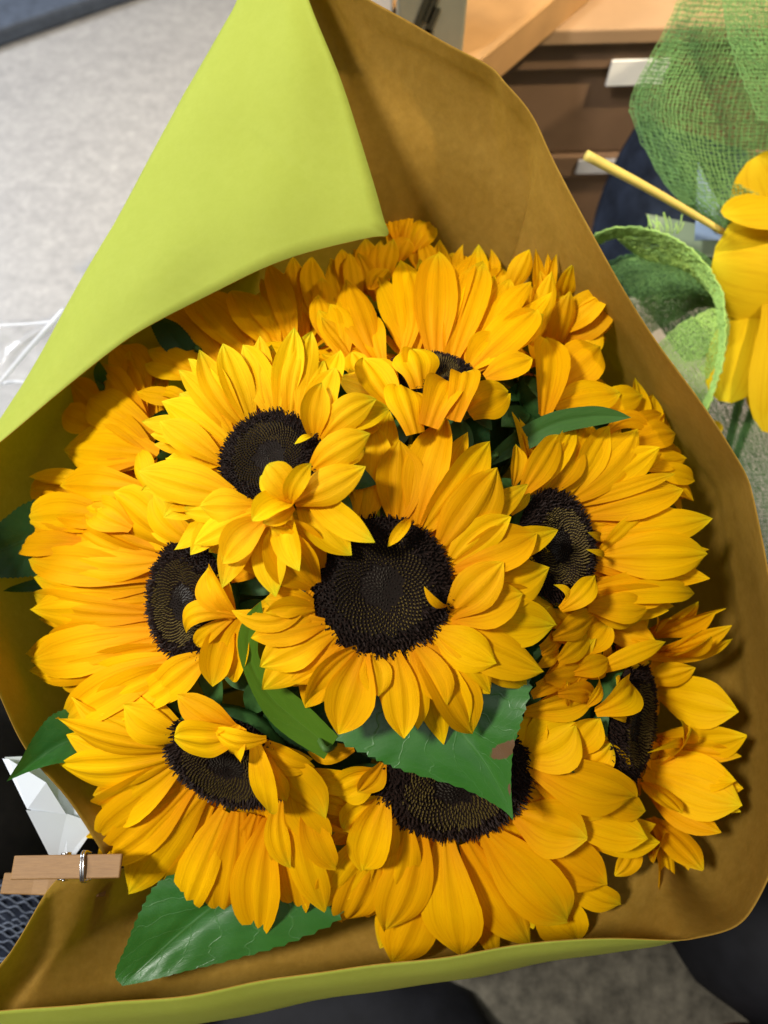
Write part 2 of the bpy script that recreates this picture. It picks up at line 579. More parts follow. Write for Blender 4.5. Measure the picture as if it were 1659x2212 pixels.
ST += [
    [(1400, 1830, .44), (1440, 1930, .405), (1475, 1990, .38), (1492, 2012, .368), (1505, 2021, .362)],
    [(1330, 1900, .44), (1380, 1985, .405), (1420, 2034, .376), (1430, 2034, .366), (1440, 2027, .359)],
    [(1200, 1950, .44), (1230, 2030, .418), (1247, 2066, .392), (1247, 2055, .362), (1244, 2029, .353)],
    [(1020, 1960, .445), (1035, 2050, .422), (1045, 2100, .393), (1043, 2085, .361), (1040, 2053, .351)],
    [(820, 1970, .445), (830, 2075, .422), (835, 2134, .393), (833, 2117, .36), (830, 2079, .348)],
    [(610, 1980, .445), (605, 2090, .420), (605, 2172, .391), (603, 2152, .358), (600, 2114, .346)],
    [(450, 1980, .445), (430, 2100, .418), (420, 2207, .389), (418, 2185, .356), (415, 2144, .344)],
    [(340, 1965, .445), (270, 2090, .412), (205, 2238, .386), (203, 2213, .354), (200, 2167, .342)],
    [(310, 1930, .445), (180, 2040, .405), (0, 2262, .366), (0, 2237, .351), (0, 2187, .34)],
    [(300, 1890, .44), (190, 1965, .402), (50, 2125, .384), (-60, 2200, .362), (-200, 2215, .34)],
    [(300, 1855, .435), (215, 1885, .400), (118, 1905, .387), (0, 2085, .368), (-180, 2190, .345)],
]


def full_profile(pts):
    c = [cam_pt(*p) for p in pts]
    a3 = axis_cam(-c[0][2])
    rad = c[0] - a3
    rad[2] = 0
    res = []
    for d, f in ((0.82, 0.13), (0.68, 0.42), (0.56, 0.78)):
        res.append(axis_cam(d) + rad * f)
    return res + c


prof = np.array([full_profile(s) for s in ST])              # stations x 8 x 3
prof = np.array([catmull(p, 6) for p in prof])               # along each profile
paper_grid = catmull(prof, 6)                                # across stations
ns, nv = paper_grid.shape[:2]
pv = paper_grid.reshape(-1, 3)
pw = CAMP + pv[:, :1] * AX_R + pv[:, 1:2] * AX_U + pv[:, 2:] * AX_B
# gentle waviness of hand-handled paper
ph = pv * 38.0
amp = 0.0011 * np.clip((0.56 + pv[:, 2]) / 0.15, 0, 1)
wob = (np.sin(ph[:, 0] * 1.3 + ph[:, 1] * 0.7) + 0.7 * np.sin(ph[:, 1] * 1.7 - ph[:, 2] * 1.1 + 1.0) + 0.5 * np.sin(ph[:, 0] * 2.9 + ph[:, 2] * 2.0))
pw = pw + (amp * wob)[:, None] * AX_B
base_w = CAMP + V(*BASEC)
wrap = mesh_obj('paper_wrap', pw, grid_faces(ns, nv), [M['lime'], M['kraft']], origin=np.array([base_w[0], base_w[1], 0.0]))
sol = wrap.modifiers.new('solidify', 'SOLIDIFY')
sol.thickness = 0.0005
sol.offset = 0
sol.material_offset = 1
sol.material_offset_rim = 1
tag(wrap, 'large cone of kraft paper, lime green outside, wrapped round the sunflowers', 'wrapping paper')

# ------------------------------------------------------------------ petals
T_W = np.array([0, .08, .2, .35, .5, .62, .74, .84, .92, .97, 1.0])
W_W = np.array([.30, .42, .66, .90, 1.0, .97, .85, .62, .34, .15, .02])
NR, NCOL = 17, 13
TT = np.linspace(0, 1, NR)
XX = np.linspace(-1, 1, NCOL)
UVP = np.array([((x + 1) / 2, t) for t in TT for x in XX])


def petal_verts(B, T, width, n, bulge=0.08, side=0.0, roll=0.0, cup=0.18, ridge=0.035, wave=0.03, curl=0.0, blunt=0.0, twist=0.0, basew=0.0, seed=0):
    r = np.random.default_rng(seed)
    ax = T - B
    L = np.linalg.norm(ax)
    t0 = ax / L
    n = nrm(n - t0 * np.dot(n, t0))
    w = np.cross(t0, n)
    mid = B + np.outer(TT, ax)
    arch = 4 * TT * (1 - TT)
    mid = mid + np.outer(arch * bulge * L, n) + np.outer(arch * side * L, w)
    if curl:
        mid = mid + np.outer(np.clip((TT - 0.6) / 0.4, 0, 1) ** 2 * curl * L, n)
    tan = np.gradient(mid, axis=0)
    tan /= np.linalg.norm(tan, axis=1)[:, None]
    vs = np.empty((NR, NCOL, 3))
    wp = np.interp(TT, T_W, W_W)
    if blunt:
        wb = np.interp(TT, [0, .15, .4, .65, .85, .94, 1], [.34, .6, .92, 1.0, .86, .6, .22])
        wp = wp * (1 - blunt) + wb * blunt
    if basew:
        wp = np.maximum(wp, np.interp(TT, [0, .5, .55, 1], [basew, .95, 0, 0]))
    ph1, ph2, ph3 = r.uniform(0, 6.28, 3)
    f1, f2 = r.uniform(4, 7), r.uniform(5, 9)
    off1 = 0.34 + r.uniform(-.05, .05)
    hw = width / 2
    asym = r.uniform(-.08, .08)
    for i in range(NR):
        t = tan[i]
        ni = nrm(n - t * np.dot(n, t))
        wi = np.cross(t, ni)
        a = roll + twist * TT[i]
        ca, sa = math.cos(a), math.sin(a)
        wi, ni = ca * wi + sa * ni, ca * ni - sa * wi
        h = hw * wp[i]
        x = XX + asym * (1 - XX * XX)
        z = cup * (XX * XX) * h * 1.0
        fade = min(1.0, 1.15 * wp[i] + 0.1)
        z = z - ridge * width * fade * (np.exp(-((XX - off1) / .13) ** 2) + np.exp(-((XX + off1) / .13) ** 2)) + 0.4 * ridge * width * fade * np.exp(-(XX / .2) ** 2)
        z = z + wave * width * (np.sin(f1 * TT[i] + ph1) * np.clip(XX, 0, 1) ** 2 + np.sin(f2 * TT[i] + ph2) * np.clip(-XX, 0, 1) ** 2)
        edge = 1 + 0.03 * math.sin(9 * TT[i] + ph3)
        vs[i] = mid[i] + np.outer(x * h * edge, wi) + np.outer(z, ni)
    return vs.reshape(-1, 3)


PF = grid_faces(NR, NCOL)
_pc = [0]


def add_petal(parent, B, T, width, n, mat, name='petal', **kw):
    _pc[0] += 1
    vs = petal_verts(np.asarray(B), np.asarray(T), width, n, seed=_pc[0], **kw)
    return mesh_obj(name, vs, PF, mat, parent, UVP)


# ------------------------------------------------------------------ flower head, unit radius template
def build_head():
    # dark dome
    nr_, na = 14, 40
    vs, fs = [], []

    def zf(r):
        return 0.10 * math.exp(-((r - 0.66) / 0.26) ** 2) + 0.015 - 0.10 * max(0, r - 0.8) * 2.5
    for i in range(nr_):
        r = 1.0 * i / (nr_ - 1)
        for k in range(na):
            a = 2 * math.pi * k / na
            vs.append((r * math.cos(a), r * math.sin(a), zf(r)))
    for i in range(nr_ - 1):
        for k in range(na):
            k2 = (k + 1) % na
            fs.append((i * na + k, (i + 1) * na + k, (i + 1) * na + k2, i * na + k2))
    dome = (vs, fs)
    N = 1250
    ga = math.pi * (3 - math.sqrt(5))
    sets = {'outer': ([], []), 'ring': ([], []), 'centre': ([], [])}
    rr = random.Random(3)

    def spike(key, p, axis, ln, rad, ns_=4, bend=0.0, bdir=None, taper=0.45):
        vs, fs = sets[key]
        t = nrm(axis)
        a = nrm(np.cross(t, np.array([0.31, 0.87, 0.2])))
        b = np.cross(t, a)
        s0 = len(vs)
        segs = [(0.0, 1.0), (0.55, 0.95), (1.0, taper)]
        for q, f in segs:
            c = p + t * ln * q
            if bend and bdir is not None:
                c = c + bdir * bend * q * q
            for k in range(ns_):
                th = 2 * math.pi * k / ns_
                vs.append(c + rad * f * (math.cos(th) * a + math.sin(th) * b))
        for i in range(2):
            for k in range(ns_):
                k2 = (k + 1) % ns_
                fs.append((s0 + i * ns_ + k, s0 + i * ns_ + k2, s0 + (i + 1) * ns_ + k2, s0 + (i + 1) * ns_ + k))
        fs.append(tuple(s0 + 2 * ns_ + k for k in range(ns_)))

    for i in range(N):
        r = math.sqrt((i + 0.5) / N)
        a = i * ga
        p = np.array([r * math.cos(a), r * math.sin(a), zf(r) - 0.01])
        rad = np.array([math.cos(a), math.sin(a), 0])
        jit = np.array([rr.uniform(-1, 1), rr.uniform(-1, 1), 0])
        split = 0.66 + rr.uniform(-.05, .05)
        if r > split:
            tilt = 0.15 + 0.7 * max(0, r - 0.75) / 0.25
            spike('outer', p, np.array([0, 0, 1]) + rad * tilt + jit * 0.28, rr.uniform(.05, .105), .017, 4, rr.uniform(-.03, .05), nrm(rad + jit), .55)
        elif r > 0.30 + rr.uniform(-.03, .03):
            # floret bud, then an olive bract point beside it
            spike('outer', p, np.array([0, 0, 1]) + jit * 0.1, .050, .017, 4, taper=.5)
            q = p + 0.021 * np.array([-math.sin(a), math.cos(a), 0]) + rad * .006
            spike('ring', q, np.array([0, 0, 1]) + rad * 0.25 + jit * .15, rr.uniform(.055, .078), .0125, 3, taper=.35)
        else:
            spike('centre', p, np.array([0, 0, 1]) - rad * 0.8 + jit * 0.2, rr.uniform(.04, .07), .012, 3, taper=.15)
    for k in range(120):
        a = rr.uniform(0, 6.283)
        r = rr.uniform(.95, 1.02)
        rad = np.array([math.cos(a), math.sin(a), 0])
        p = np.array([r * math.cos(a), r * math.sin(a), zf(1.0) + 0.0])
        jit = np.array([rr.uniform(-1, 1), rr.uniform(-1, 1), rr.uniform(0, 1)])
        spike('outer', p, rad + np.array([0, 0, .75]) + jit * .3, rr.uniform(.05, .10), .010, 4, rr.uniform(-.03, .05), np.array([0, 0, 1.0]), .6)
    out = {}
    for nm, (vs, fs), mk in (('disc', dome, 'disc'), ('outer', sets['outer'], 'floret_outer'), ('ring', sets['ring'], 'floret_ring'), ('centre', sets['centre'], 'floret_centre')):
        me = bpy.data.meshes.new('head_' + nm)
        me.from_pydata([tuple(v) for v in vs], [], fs)
        me.materials.append(M[mk])
        me.polygons.foreach_set('use_smooth', [nm == 'disc'] * len(me.polygons))
        me.update()
        out[nm] = me
    return out


HEAD = build_head()


def add_head(root, C, n, Rd):
    z = nrm(n)
    x = nrm(np.cross(np.array([0.2, 0.9, 0.1]), z))
    y = np.cross(z, x)
    sp = random.uniform(0, 6.28)
    x, y = math.cos(sp) * x + math.sin(sp) * y, -math.sin(sp) * x + math.cos(sp) * y
    mat = Matrix(((x[0], y[0], z[0]), (x[1], y[1], z[1]), (x[2], y[2], z[2]))).to_4x4()
    o0 = np.array(root['_o'])
    disc = None
    for nm, me in HEAD.items():
        o = bpy.data.objects.new({'disc': 'disc', 'outer': 'outer_florets', 'ring': 'ring_florets', 'centre': 'centre_florets'}[nm], me)
        COL.objects.link(o)
        if disc is None:
            disc = o
            o.parent = root
            o.matrix_local = Matrix.Translation(Vector(C - o0)) @ mat @ Matrix.Scale(Rd, 4)
        else:
            o.parent = disc
            o['kind'] = 'stuff'


# crops of the photograph used to read coordinates: source origin and zoom
CR = {'c4': (1100, 1500, 1.3825), 'c3': (0, 1200, 1.0972), 'cz': (500, 1200, 1.508), 'c2': (1500, 0, 1.0886),
      'c5': (1800, 1300, 1.3554), 'c6': (0, 2500, 1.0972), 'c7': (1512, 2500, 1.0972), 'c9': (1150, 800, 1.2762),
      'c10': (2000, 2300, 1.620), 'd': (0, 0, 1659 / 3024.0)}
S0 = 1659 / 3024.0


def px_of(cr, x, y):
    ox, oy, k = CR[cr]
    return (ox + x / k) * S0, (oy + y / k) * S0


def plane_depth(px, py, C, n, lo, hi):
    r = V((px - 829.5) / FPX, -(py - 1106.0) / FPX, -1.0)
    den = np.dot(r, n)
    if abs(den) < 0.12:
        return hi
    d = np.dot(C - CAMP, n) / den
    return min(max(d, lo), hi)


def sunflower(label, cx, cy, d, n, Rpx, petals, fill=None, mat='petal', flen=0.050, dtip=0.045, head=True, stem_bend=0.0, sep=True):
    """cx, cy: centre of the disc; d: distance; n: facing in camera space; Rpx: disc radius in pixels"""
    C = P(cx, cy, d)
    nw = nrm(V(*n))
    Rd = Rpx / FPX * d
    soft = nrm(nw + 0.55 * AX_B)
    foot = base_w + np.array([random.uniform(-.012, .012), random.uniform(-.012, .012), -base_w[2] + 0.004 + random.uniform(0, .01)])
    root = thing('sunflower', label, 'sunflower', foot, 'sunflowers of the bouquet')
    if head:
        add_head(root, C + nw * 0.001, nw, Rd)
    # stem: from behind the head down through the cone
    s0 = C - nw * 0.012
    s1 = C - nw * 0.05 + (foot - C) * 0.12
    s2 = C + (foot - C) * 0.55 - nw * 0.012
    path = catmull([s0, s1, s2, foot], 6)
    vs, fs = tube(path, np.linspace(0.0055, 0.0045, len(path)), 8)
    mesh_obj('stem', vs, fs, M['stem'], root)
    # receptacle and sepals behind the head
    x = nrm(np.cross(np.array([0.1, 0.3, 0.9]), nw))
    y = np.cross(nw, x)
    prof_ = [(0.0, -0.020), (0.25, -0.019), (0.55, -0.016), (0.85, -0.011), (1.0, -0.004), (0.97, 0.0)]
    vs, fs = [], []
    na = 20
    for r, z in prof_:
        for k in range(na):
            a = 2 * math.pi * k / na
            vs.append(C + Rd * r * (math.cos(a) * x + math.sin(a) * y) + nw * (z - 0.001))
    for i in range(len(prof_) - 1):
        for k in range(na):
            k2 = (k + 1) % na
            fs.append((i * na + k, i * na + k2, (i + 1) * na + k2, (i + 1) * na + k))
    rec = mesh_obj('receptacle', vs, fs, M['sepal'], root)
    if sep:
        for k in range(13):
            a = 2 * math.pi * (k + random.uniform(-.3, .3)) / 13
            rad = math.cos(a) * x + math.sin(a) * y
            B = C + rad * Rd * 0.75 - nw * 0.013
            T = C + rad * (Rd * 1.0 + random.uniform(.012, .024)) - nw * random.uniform(0.012, 0.026)
            add_petal(rec, B, T, 0.013, nw, M['sepal'], 'sepal', cup=.2, ridge=0.01, bulge=0.1)
    # hidden lower ring of ray petals
    if fill:
        for (a0, a1, cnt) in fill:
            for k in range(cnt):
                a = R(a0 + (a1 - a0) * (k + 0.5 + random.uniform(-.35, .35)) / cnt)
                # direction in the picture plane, laid into the disc plane
                v = V(math.cos(a), math.sin(a), 0)
                rad = nrm(v - nw * np.dot(v, nw))
                B = C + rad * Rd * 0.9 - nw * 0.006
                L = flen * random.uniform(.82, 1.1)
                el = random.uniform(-.28, .12)
                T = B + nrm(rad + nw * el) * L
                add_petal(root, B, T, random.uniform(.013, .019), nw, M[mat], bulge=random.uniform(.04, .12), roll=random.uniform(-.4, .4), side=random.uniform(-.05, .05), cup=random.uniform(.05, .3))
    extra = []
    for q in petals:
        if q[5] / CR[q[0]][2] * S0 > 40 and random.random() < .75:
            a = R(random.choice((-1, 1)) * random.uniform(8, 18))
            dx, dy = q[3] - q[1], q[4] - q[2]
            f = random.uniform(.78, .98)
            o_ = dict(q[6]) if len(q) > 6 else {}
            extra.append((q[0], q[1], q[2], q[1] + f * (dx * math.cos(a) - dy * math.sin(a)), q[2] + f * (dx * math.sin(a) + dy * math.cos(a)), q[5] * random.uniform(.6, .85),
                          dict(lt=o_.get('lt', 0) - 5, twist=random.uniform(-.5, .5))))
    for i, q in enumerate(extra + list(petals)):
        cr, bx, by, tx, ty, wd = q[:6]
        op = dict(q[6]) if len(q) > 6 else {}
        bpx, bpy_ = px_of(cr, bx, by)
        tpx, tpy = px_of(cr, tx, ty)
        wpx = wd / CR[cr][2] * S0
        lb = op.pop('lb', 0.0) * 0.001
        lt = op.pop('lt', random.uniform(-3, 4)) * 0.001
        up = (i - len(extra)) * 0.0002
        near = min(math.hypot(bpx + (tpx - bpx) * f - cx, bpy_ + (tpy - bpy_) * f - cy) for f in (.5, .75, 1.0))
        if near < 0.85 * Rpx and head and wd > 20:
            lb += 0.005
            lt = max(lt + 0.003, 0.012)
            op.setdefault('bulge', .22)
        db = plane_depth(bpx, bpy_, C, nw, d - .035, d + .035) + 0.003 - lb - up
        dt = plane_depth(tpx, tpy, C, soft, d - .045, d + dtip) + 0.004 - lt - up
        B, T = P(bpx, bpy_, db), P(tpx, tpy, dt)
        # let the base run on under the florets
        width = wpx / FPX * 0.5 * (db + dt) * 1.13
        if width > 0.007 and not op.pop('nob', False):
            B = B - (T - B) * 0.05
        kw = dict(bulge=random.uniform(.05, .13), roll=random.uniform(-.28, .28), side=random.uniform(-.05, .05), cup=random.uniform(-.30, .34),
                  ridge=random.uniform(.035, .065), wave=random.uniform(.02, .06), curl=random.choice([0, 0, random.uniform(-.10, .12)]), twist=random.uniform(-.3, .3))
        pm = M[op.pop('mat', mat)]
        kw.update(op)
        add_petal(root, B, T, width, nrm(nw * 0.6 + AX_B * 0.7), pm, **kw)
    return root


def L(cr, rows):
    return [(cr,) + tuple(r) for r in rows]


# --- centre flower
F1 = L('c4', [
    (470, 745, 600, 165, 190, dict(lt=-8)), (745, 770, 908, 200, 215, dict(lt=-6)), (470, 745, 510, 230, 210, dict(lt=-2)),
    (310, 870, 350, 400, 235, dict(lt=-4)), (250, 890, 260, 560, 160, dict(lt=0)), (640, 755, 655, 322, 245, dict(lt=2)),
    (800, 790, 1147, 328, 200), (890, 860, 1352, 562, 140, dict(lt=-8)), (950, 1000, 1515, 812, 160, dict(lt=-10)),
    (880, 910, 1187, 472, 285, dict(lt=4)), (960, 1010, 1402, 830, 220, dict(lt=-3)), (930, 1000, 1258, 738, 185, dict(lt=3)),
    (960, 1150, 1468, 1020, 260, dict(lt=-9)), (950, 1280, 1500, 1330, 240, dict(lt=-14)), (950, 1280, 1327, 1160, 220, dict(lt=0)),
    (935, 1265, 1218, 985, 215, dict(lt=5)), (900, 1350, 1440, 1582, 225, dict(lt=-5)), (760, 1440, 1052, 1922, 240, dict(lt=-6)),
    (870, 1400, 1147, 1702, 230, dict(lt=-1)), (850, 1365, 1182, 1538, 220, dict(lt=5)), (700, 1480, 750, 1895, 150, dict(lt=-3)),
    (630, 1490, 675, 1932, 190, dict(lt=0)), (730, 1445, 910, 1772, 190, dict(lt=4)), (450, 1500, 325, 1908, 240, dict(lt=-4)),
    (500, 1490, 540, 1718, 160, dict(lt=6)), (410, 1470, 140, 1765, 130, dict(lt=3, side=.12, twist=.8)),
    (330, 1450, 60, 1640, 150, dict(lt=0)),
    (705, 752, 590, 903, 62, dict(lt=6, cup=.5)), (915, 1225, 788, 1118, 42, dict(lt=7, side=-.15)),
])
F1 += L('c3', [
    (1440, 1440, 1140, 1655, 160, dict(lt=-2)), (1420, 1420, 1125, 1565, 170, dict(lt=2)), (1390, 1380, 1085, 1440, 130, dict(lt=4)),
    (1350, 1320, 1150, 1330, 150, dict(lt=7, blunt=.5)), (1345, 1290, 1140, 1275, 120, dict(lt=5)), (1330, 1240, 1000, 1320, 100, dict(lt=4, side=-.22)),
    (1380, 1080, 1250, 900, 150, dict(lt=8, blunt=.6)), (1350, 1200, 1175, 965, 190, dict(lt=12, cup=.5, blunt=.6)),
    (1380, 1130, 1235, 940, 110, dict(lt=14, blunt=.5, side=.1)),
])
sunflower('large sunflower with almost black disc facing straight out, at the middle of the bouquet', 825, 1268, .335, (0.02, 0.06, 1), 151, F1, fill=[(0, 360, 20)], flen=.042)

# --- upper left flower, in front of the centre one's petals
F2 = L('cz', [
    (600, 800, 90, 695, 130, dict(lt=-6)), (590, 870, 140, 770, 130, dict(lt=-6)), (600, 1070, 88, 1105, 140, dict(lt=-8)),
    (620, 1140, 205, 1155, 170, dict(lt=-7)), (660, 1200, 330, 1270, 170, dict(lt=-9)), (740, 1260, 480, 1470, 170, dict(lt=-10)),
    (560, 930, 195, 690, 170, dict(lt=-3)), (610, 840, 205, 572, 200, dict(lt=0)),
    (830, 660, 787, 183, 140, dict(lt=-5)), (1090, 700, 1258, 248, 160, dict(lt=-3)),
    (610, 750, 308, 388, 125), (640, 720, 362, 318, 140), (690, 710, 450, 288, 150), (740, 690, 570, 228, 170), (860, 660, 690, 243, 180),
    (900, 650, 995, 133, 160), (975, 670, 1095, 165, 185), (1050, 700, 1170, 330, 160), (1130, 770, 1235, 370, 190, dict(lt=2)),
    (1115, 785, 1160, 463, 150, dict(lt=9, cup=.5, bulge=.14)), (1100, 780, 995, 825, 42, dict(lt=6)),
    (1200, 760, 1562, 618, 160, dict(lt=-4)), (1150, 930, 1415, 850, 190, dict(lt=0)), (1170, 790, 1478, 560, 180, dict(lt=5, bulge=.15)),
    (1110, 970, 1445, 765, 190, dict(lt=9, bulge=.16)), (1010, 1165, 1418, 958, 200, dict(lt=9, bulge=.14)),
    (975, 1165, 1095, 942, 115, dict(lt=13, cup=.4)),
    (620, 1130, 65, 985, 240, dict(lt=2)), (740, 1200, 312, 1212, 150, dict(lt=-1)), (745, 1190, 430, 1195, 180, dict(lt=4)),
    (740, 1240, 395, 1425, 165, dict(lt=3)), (810, 1285, 570, 1535, 200, dict(lt=2)),
    (985, 1150, 830, 950, 190, dict(lt=14, blunt=.9, bulge=.12, cup=-.2)), (980, 1200, 808, 1292, 150, dict(lt=10)), (975, 1160, 742, 1282, 170, dict(lt=14, cup=.5)),
])
sunflower('sunflower with greenish-tipped petals and a petal folded over its disc, above the centre flower', 583, 988, .333, (-.22, .34, .91), 113, F2, fill=[(60, 330, 16)], mat='petal_young', flen=.040)

# --- left flower
F3 = L('c3', [
    (700, 1060, 345, 885, 210, dict(lt=-6)), (770, 1040, 490, 808, 200, dict(lt=0)), (640, 1330, 148, 1245, 130, dict(lt=-8)),
    (640, 1400, 113, 1505, 130, dict(lt=-7)), (690, 1490, 172, 1610, 130, dict(lt=-8)), (690, 1480, 132, 1580, 120, dict(lt=-5)),
    (640, 1170, 122, 1100, 150, dict(lt=-4)), (625, 1210, 150, 1175, 120, dict(lt=-3)), (680, 1100, 265, 1052, 170, dict(lt=0)),
    (615, 1280, 138, 1312, 190, dict(lt=2)), (650, 1430, 132, 1540, 195, dict(lt=2)), (830, 1020, 660, 800, 170, dict(lt=2)),
    (1000, 1180, 1142, 1045, 110, dict(lt=4)), (1060, 1360, 985, 1610, 150, dict(lt=2, blunt=.5)), (1010, 1340, 895, 1140, 130, dict(lt=12, blunt=.6, cup=.5)),
    (1010, 1330, 960, 1170, 90, dict(lt=14)),
    (1000, 1370, 925, 1645, 130, dict(lt=9, cup=.5)), (1010, 1345, 785, 1425, 95, dict(lt=13, side=.22)),
])
F3 += L('c6', [
    (740, 110, 370, 240, 170, dict(lt=-6)), (745, 120, 272, 385, 180, dict(lt=-2)), (780, 150, 425, 335, 170, dict(lt=0)), (890, 90, 660, 275, 150, dict(lt=4)),
    (830, 130, 590, 290, 130, dict(lt=2)), (690, 60, 400, 140, 120, dict(lt=-8)),
])
sunflower('sunflower facing sideways with long straight petals, beside the olive inner paper above the loose leaf', 403, 1300, .362, (-.62, .04, .78), 133, F3, fill=[(100, 260, 14)], flen=.050)

# --- right flower
F4 = L('c5', [
    (300, 820, 315, 608, 95, dict(lt=2)), (470, 860, 640, 470, 130, dict(lt=-6)), (540, 880, 735, 480, 170, dict(lt=-4)),
    (420, 850, 632, 488, 110, dict(lt=0)), (350, 865, 542, 556, 150, dict(lt=4)), (480, 860, 650, 580, 170, dict(lt=0)), (590, 890, 790, 520, 150, dict(lt=-3)),
    (600, 890, 962, 525, 200, dict(lt=0)), (640, 910, 1072, 625, 180, dict(lt=0)), (650, 930, 1165, 765, 80, dict(lt=5)),
    (720, 1040, 1192, 965, 130, dict(lt=-6)), (690, 980, 1208, 848, 195, dict(lt=0)), (760, 1260, 1312, 1242, 140, dict(lt=-6)),
    (750, 1090, 1358, 1003, 170, dict(lt=-2)), (770, 1340, 1235, 1318, 140, dict(lt=-3)), (770, 1210, 1340, 1195, 225, dict(lt=2)),
    (760, 1190, 1022, 968, 125, dict(lt=6)), (745, 1430, 1305, 1408, 120, dict(lt=-4)), (745, 1380, 1205, 1385, 140, dict(lt=0)),
    (735, 1430, 1145, 1425, 130, dict(lt=3)), (715, 1475, 1025, 1482, 150, dict(lt=6, bulge=.15)),
    (560, 1485, 737, 1308, 115, dict(lt=12)), (742, 1112, 678, 1078, 40, dict(lt=5)), (765, 1195, 688, 1170, 34, dict(lt=5)),
    (562, 1475, 512, 1358, 36, dict(lt=8, side=.3)), (288, 985, 388, 868, 46, dict(lt=8)),
])
sunflower('sunflower half hidden beside the centre flower, its petals reaching the wrapper under the curved leaf', 1203, 1180, .368, (.60, .14, .79), 122, F4, dtip=.022, fill=[(-60, 110, 14)], flen=.048)

# --- lower left flower
F5 = L('c6', [
    (760, 480, 245, 358, 140, dict(lt=-2)), (770, 460, 430, 345, 120, dict(lt=2)), (760, 560, 405, 775, 180, dict(lt=-9)), (760, 590, 402, 690, 160, dict(lt=-7)),
    (745, 520, 252, 562, 180, dict(lt=0)), (790, 450, 565, 395, 130, dict(lt=5)), (800, 430, 532, 300, 170, dict(lt=6)),
    (900, 750, 755, 1040, 120, dict(lt=-6)), (1100, 800, 1020, 1200, 150, dict(lt=-8)), (1250, 800, 1305, 1215, 170, dict(lt=-8)), (960, 900, 868, 1290, 80, dict(lt=-6)),
    (770, 620, 418, 880, 200, dict(lt=0)), (810, 660, 413, 990, 170, dict(lt=1)), (870, 700, 555, 1115, 195, dict(lt=0)),
    (960, 780, 795, 1208, 165, dict(lt=0)), (1025, 790, 945, 1262, 195, dict(lt=1)), (1165, 820, 1125, 1305, 195, dict(lt=1)),
    (1280, 740, 1405, 1195, 150, dict(lt=0)), (1330, 740, 1452, 1012, 120, dict(lt=2)), (1270, 640, 1425, 890, 170, dict(lt=1)),
    (1150, 490, 1412, 762, 190, dict(lt=4)), (1215, 720, 1255, 1008, 95, dict(lt=8, side=.1)),
    (1110, 450, 1355, 585, 120, dict(lt=7)), (1150, 520, 1232, 725, 105, dict(lt=10)), (1100, 450, 1165, 770, 125, dict(lt=12, side=-.08)),
    (1010, 400, 765, 258, 130, dict(lt=10, lb=6)), (1010, 430, 768, 425, 180, dict(lt=13, lb=8, blunt=.5, bulge=.16)), (1040, 400, 1000, 500, 140, dict(lt=14, lb=10, blunt=.7)), (1140, 445, 928, 402, 95, dict(lt=17, lb=10)),
])
sunflower('drooping sunflower above the clothespin, with a cupped petal bent over its disc', 492, 1645, .365, (-.22, -.50, .84), 140, F5, fill=[(170, 350, 12)], flen=.050)

# --- lower middle flower
F6 = L('c7', [
    (620, 330, 918, 268, 130, dict(lt=-2)), (690, 480, 960, 440, 190, dict(lt=0)), (850, 430, 1062, 582, 120, dict(lt=-4)),
    (600, 500, 650, 320, 120, dict(lt=0)), (790, 500, 930, 350, 150, dict(lt=4)), (830, 560, 985, 470, 140, dict(lt=6)), (860, 640, 1060, 660, 120, dict(lt=2)), (610, 510, 830, 380, 240, dict(lt=6)), (880, 620, 1128, 762, 120, dict(lt=-6)), (830, 850, 1192, 895, 140, dict(lt=-6)),
    (780, 760, 1125, 855, 160, dict(lt=-3)), (700, 560, 1020, 600, 150, dict(lt=-2)), (630, 550, 1088, 700, 210, dict(lt=2)), (640, 670, 945, 765, 190, dict(lt=0)),
    (760, 1020, 1025, 1165, 130, dict(lt=-9)), (640, 1100, 832, 1318, 190, dict(lt=-9)), (390, 1050, 400, 1380, 180, dict(lt=-9)), (170, 1050, 38, 1412, 230, dict(lt=-8)),
    (620, 860, 962, 1080, 220, dict(lt=0)), (580, 770, 875, 862, 235, dict(lt=5)), (450, 860, 792, 1235, 240, dict(lt=1)), (370, 920, 630, 1340, 190, dict(lt=-1)),
    (265, 910, 330, 1375, 240, dict(lt=1)), (140, 860, 5, 1275, 210, dict(lt=0)), (90, 830, 20, 1130, 160, dict(lt=-3)),
])
F6 += L('c6', [
    (1640, 900, 1480, 1268, 190, dict(lt=-3)), (1620, 860, 1405, 1165, 210, dict(lt=0)), (1640, 720, 1480, 830, 190, dict(lt=1)), (1659, 720, 1565, 1020, 170, dict(lt=5)),
    (1620, 600, 1438, 690, 170, dict(lt=4)), (1650, 560, 1545, 680, 110, dict(lt=7)), (1520, 490, 1328, 505, 85, dict(lt=5)),
])
sunflower('broad sunflower under the brown-spotted leaf, its lower petals tucked behind the green paper lip', 984, 1688, .376, (.06, -.42, .90), 165, F6, fill=[(190, 390, 14)], flen=.052)

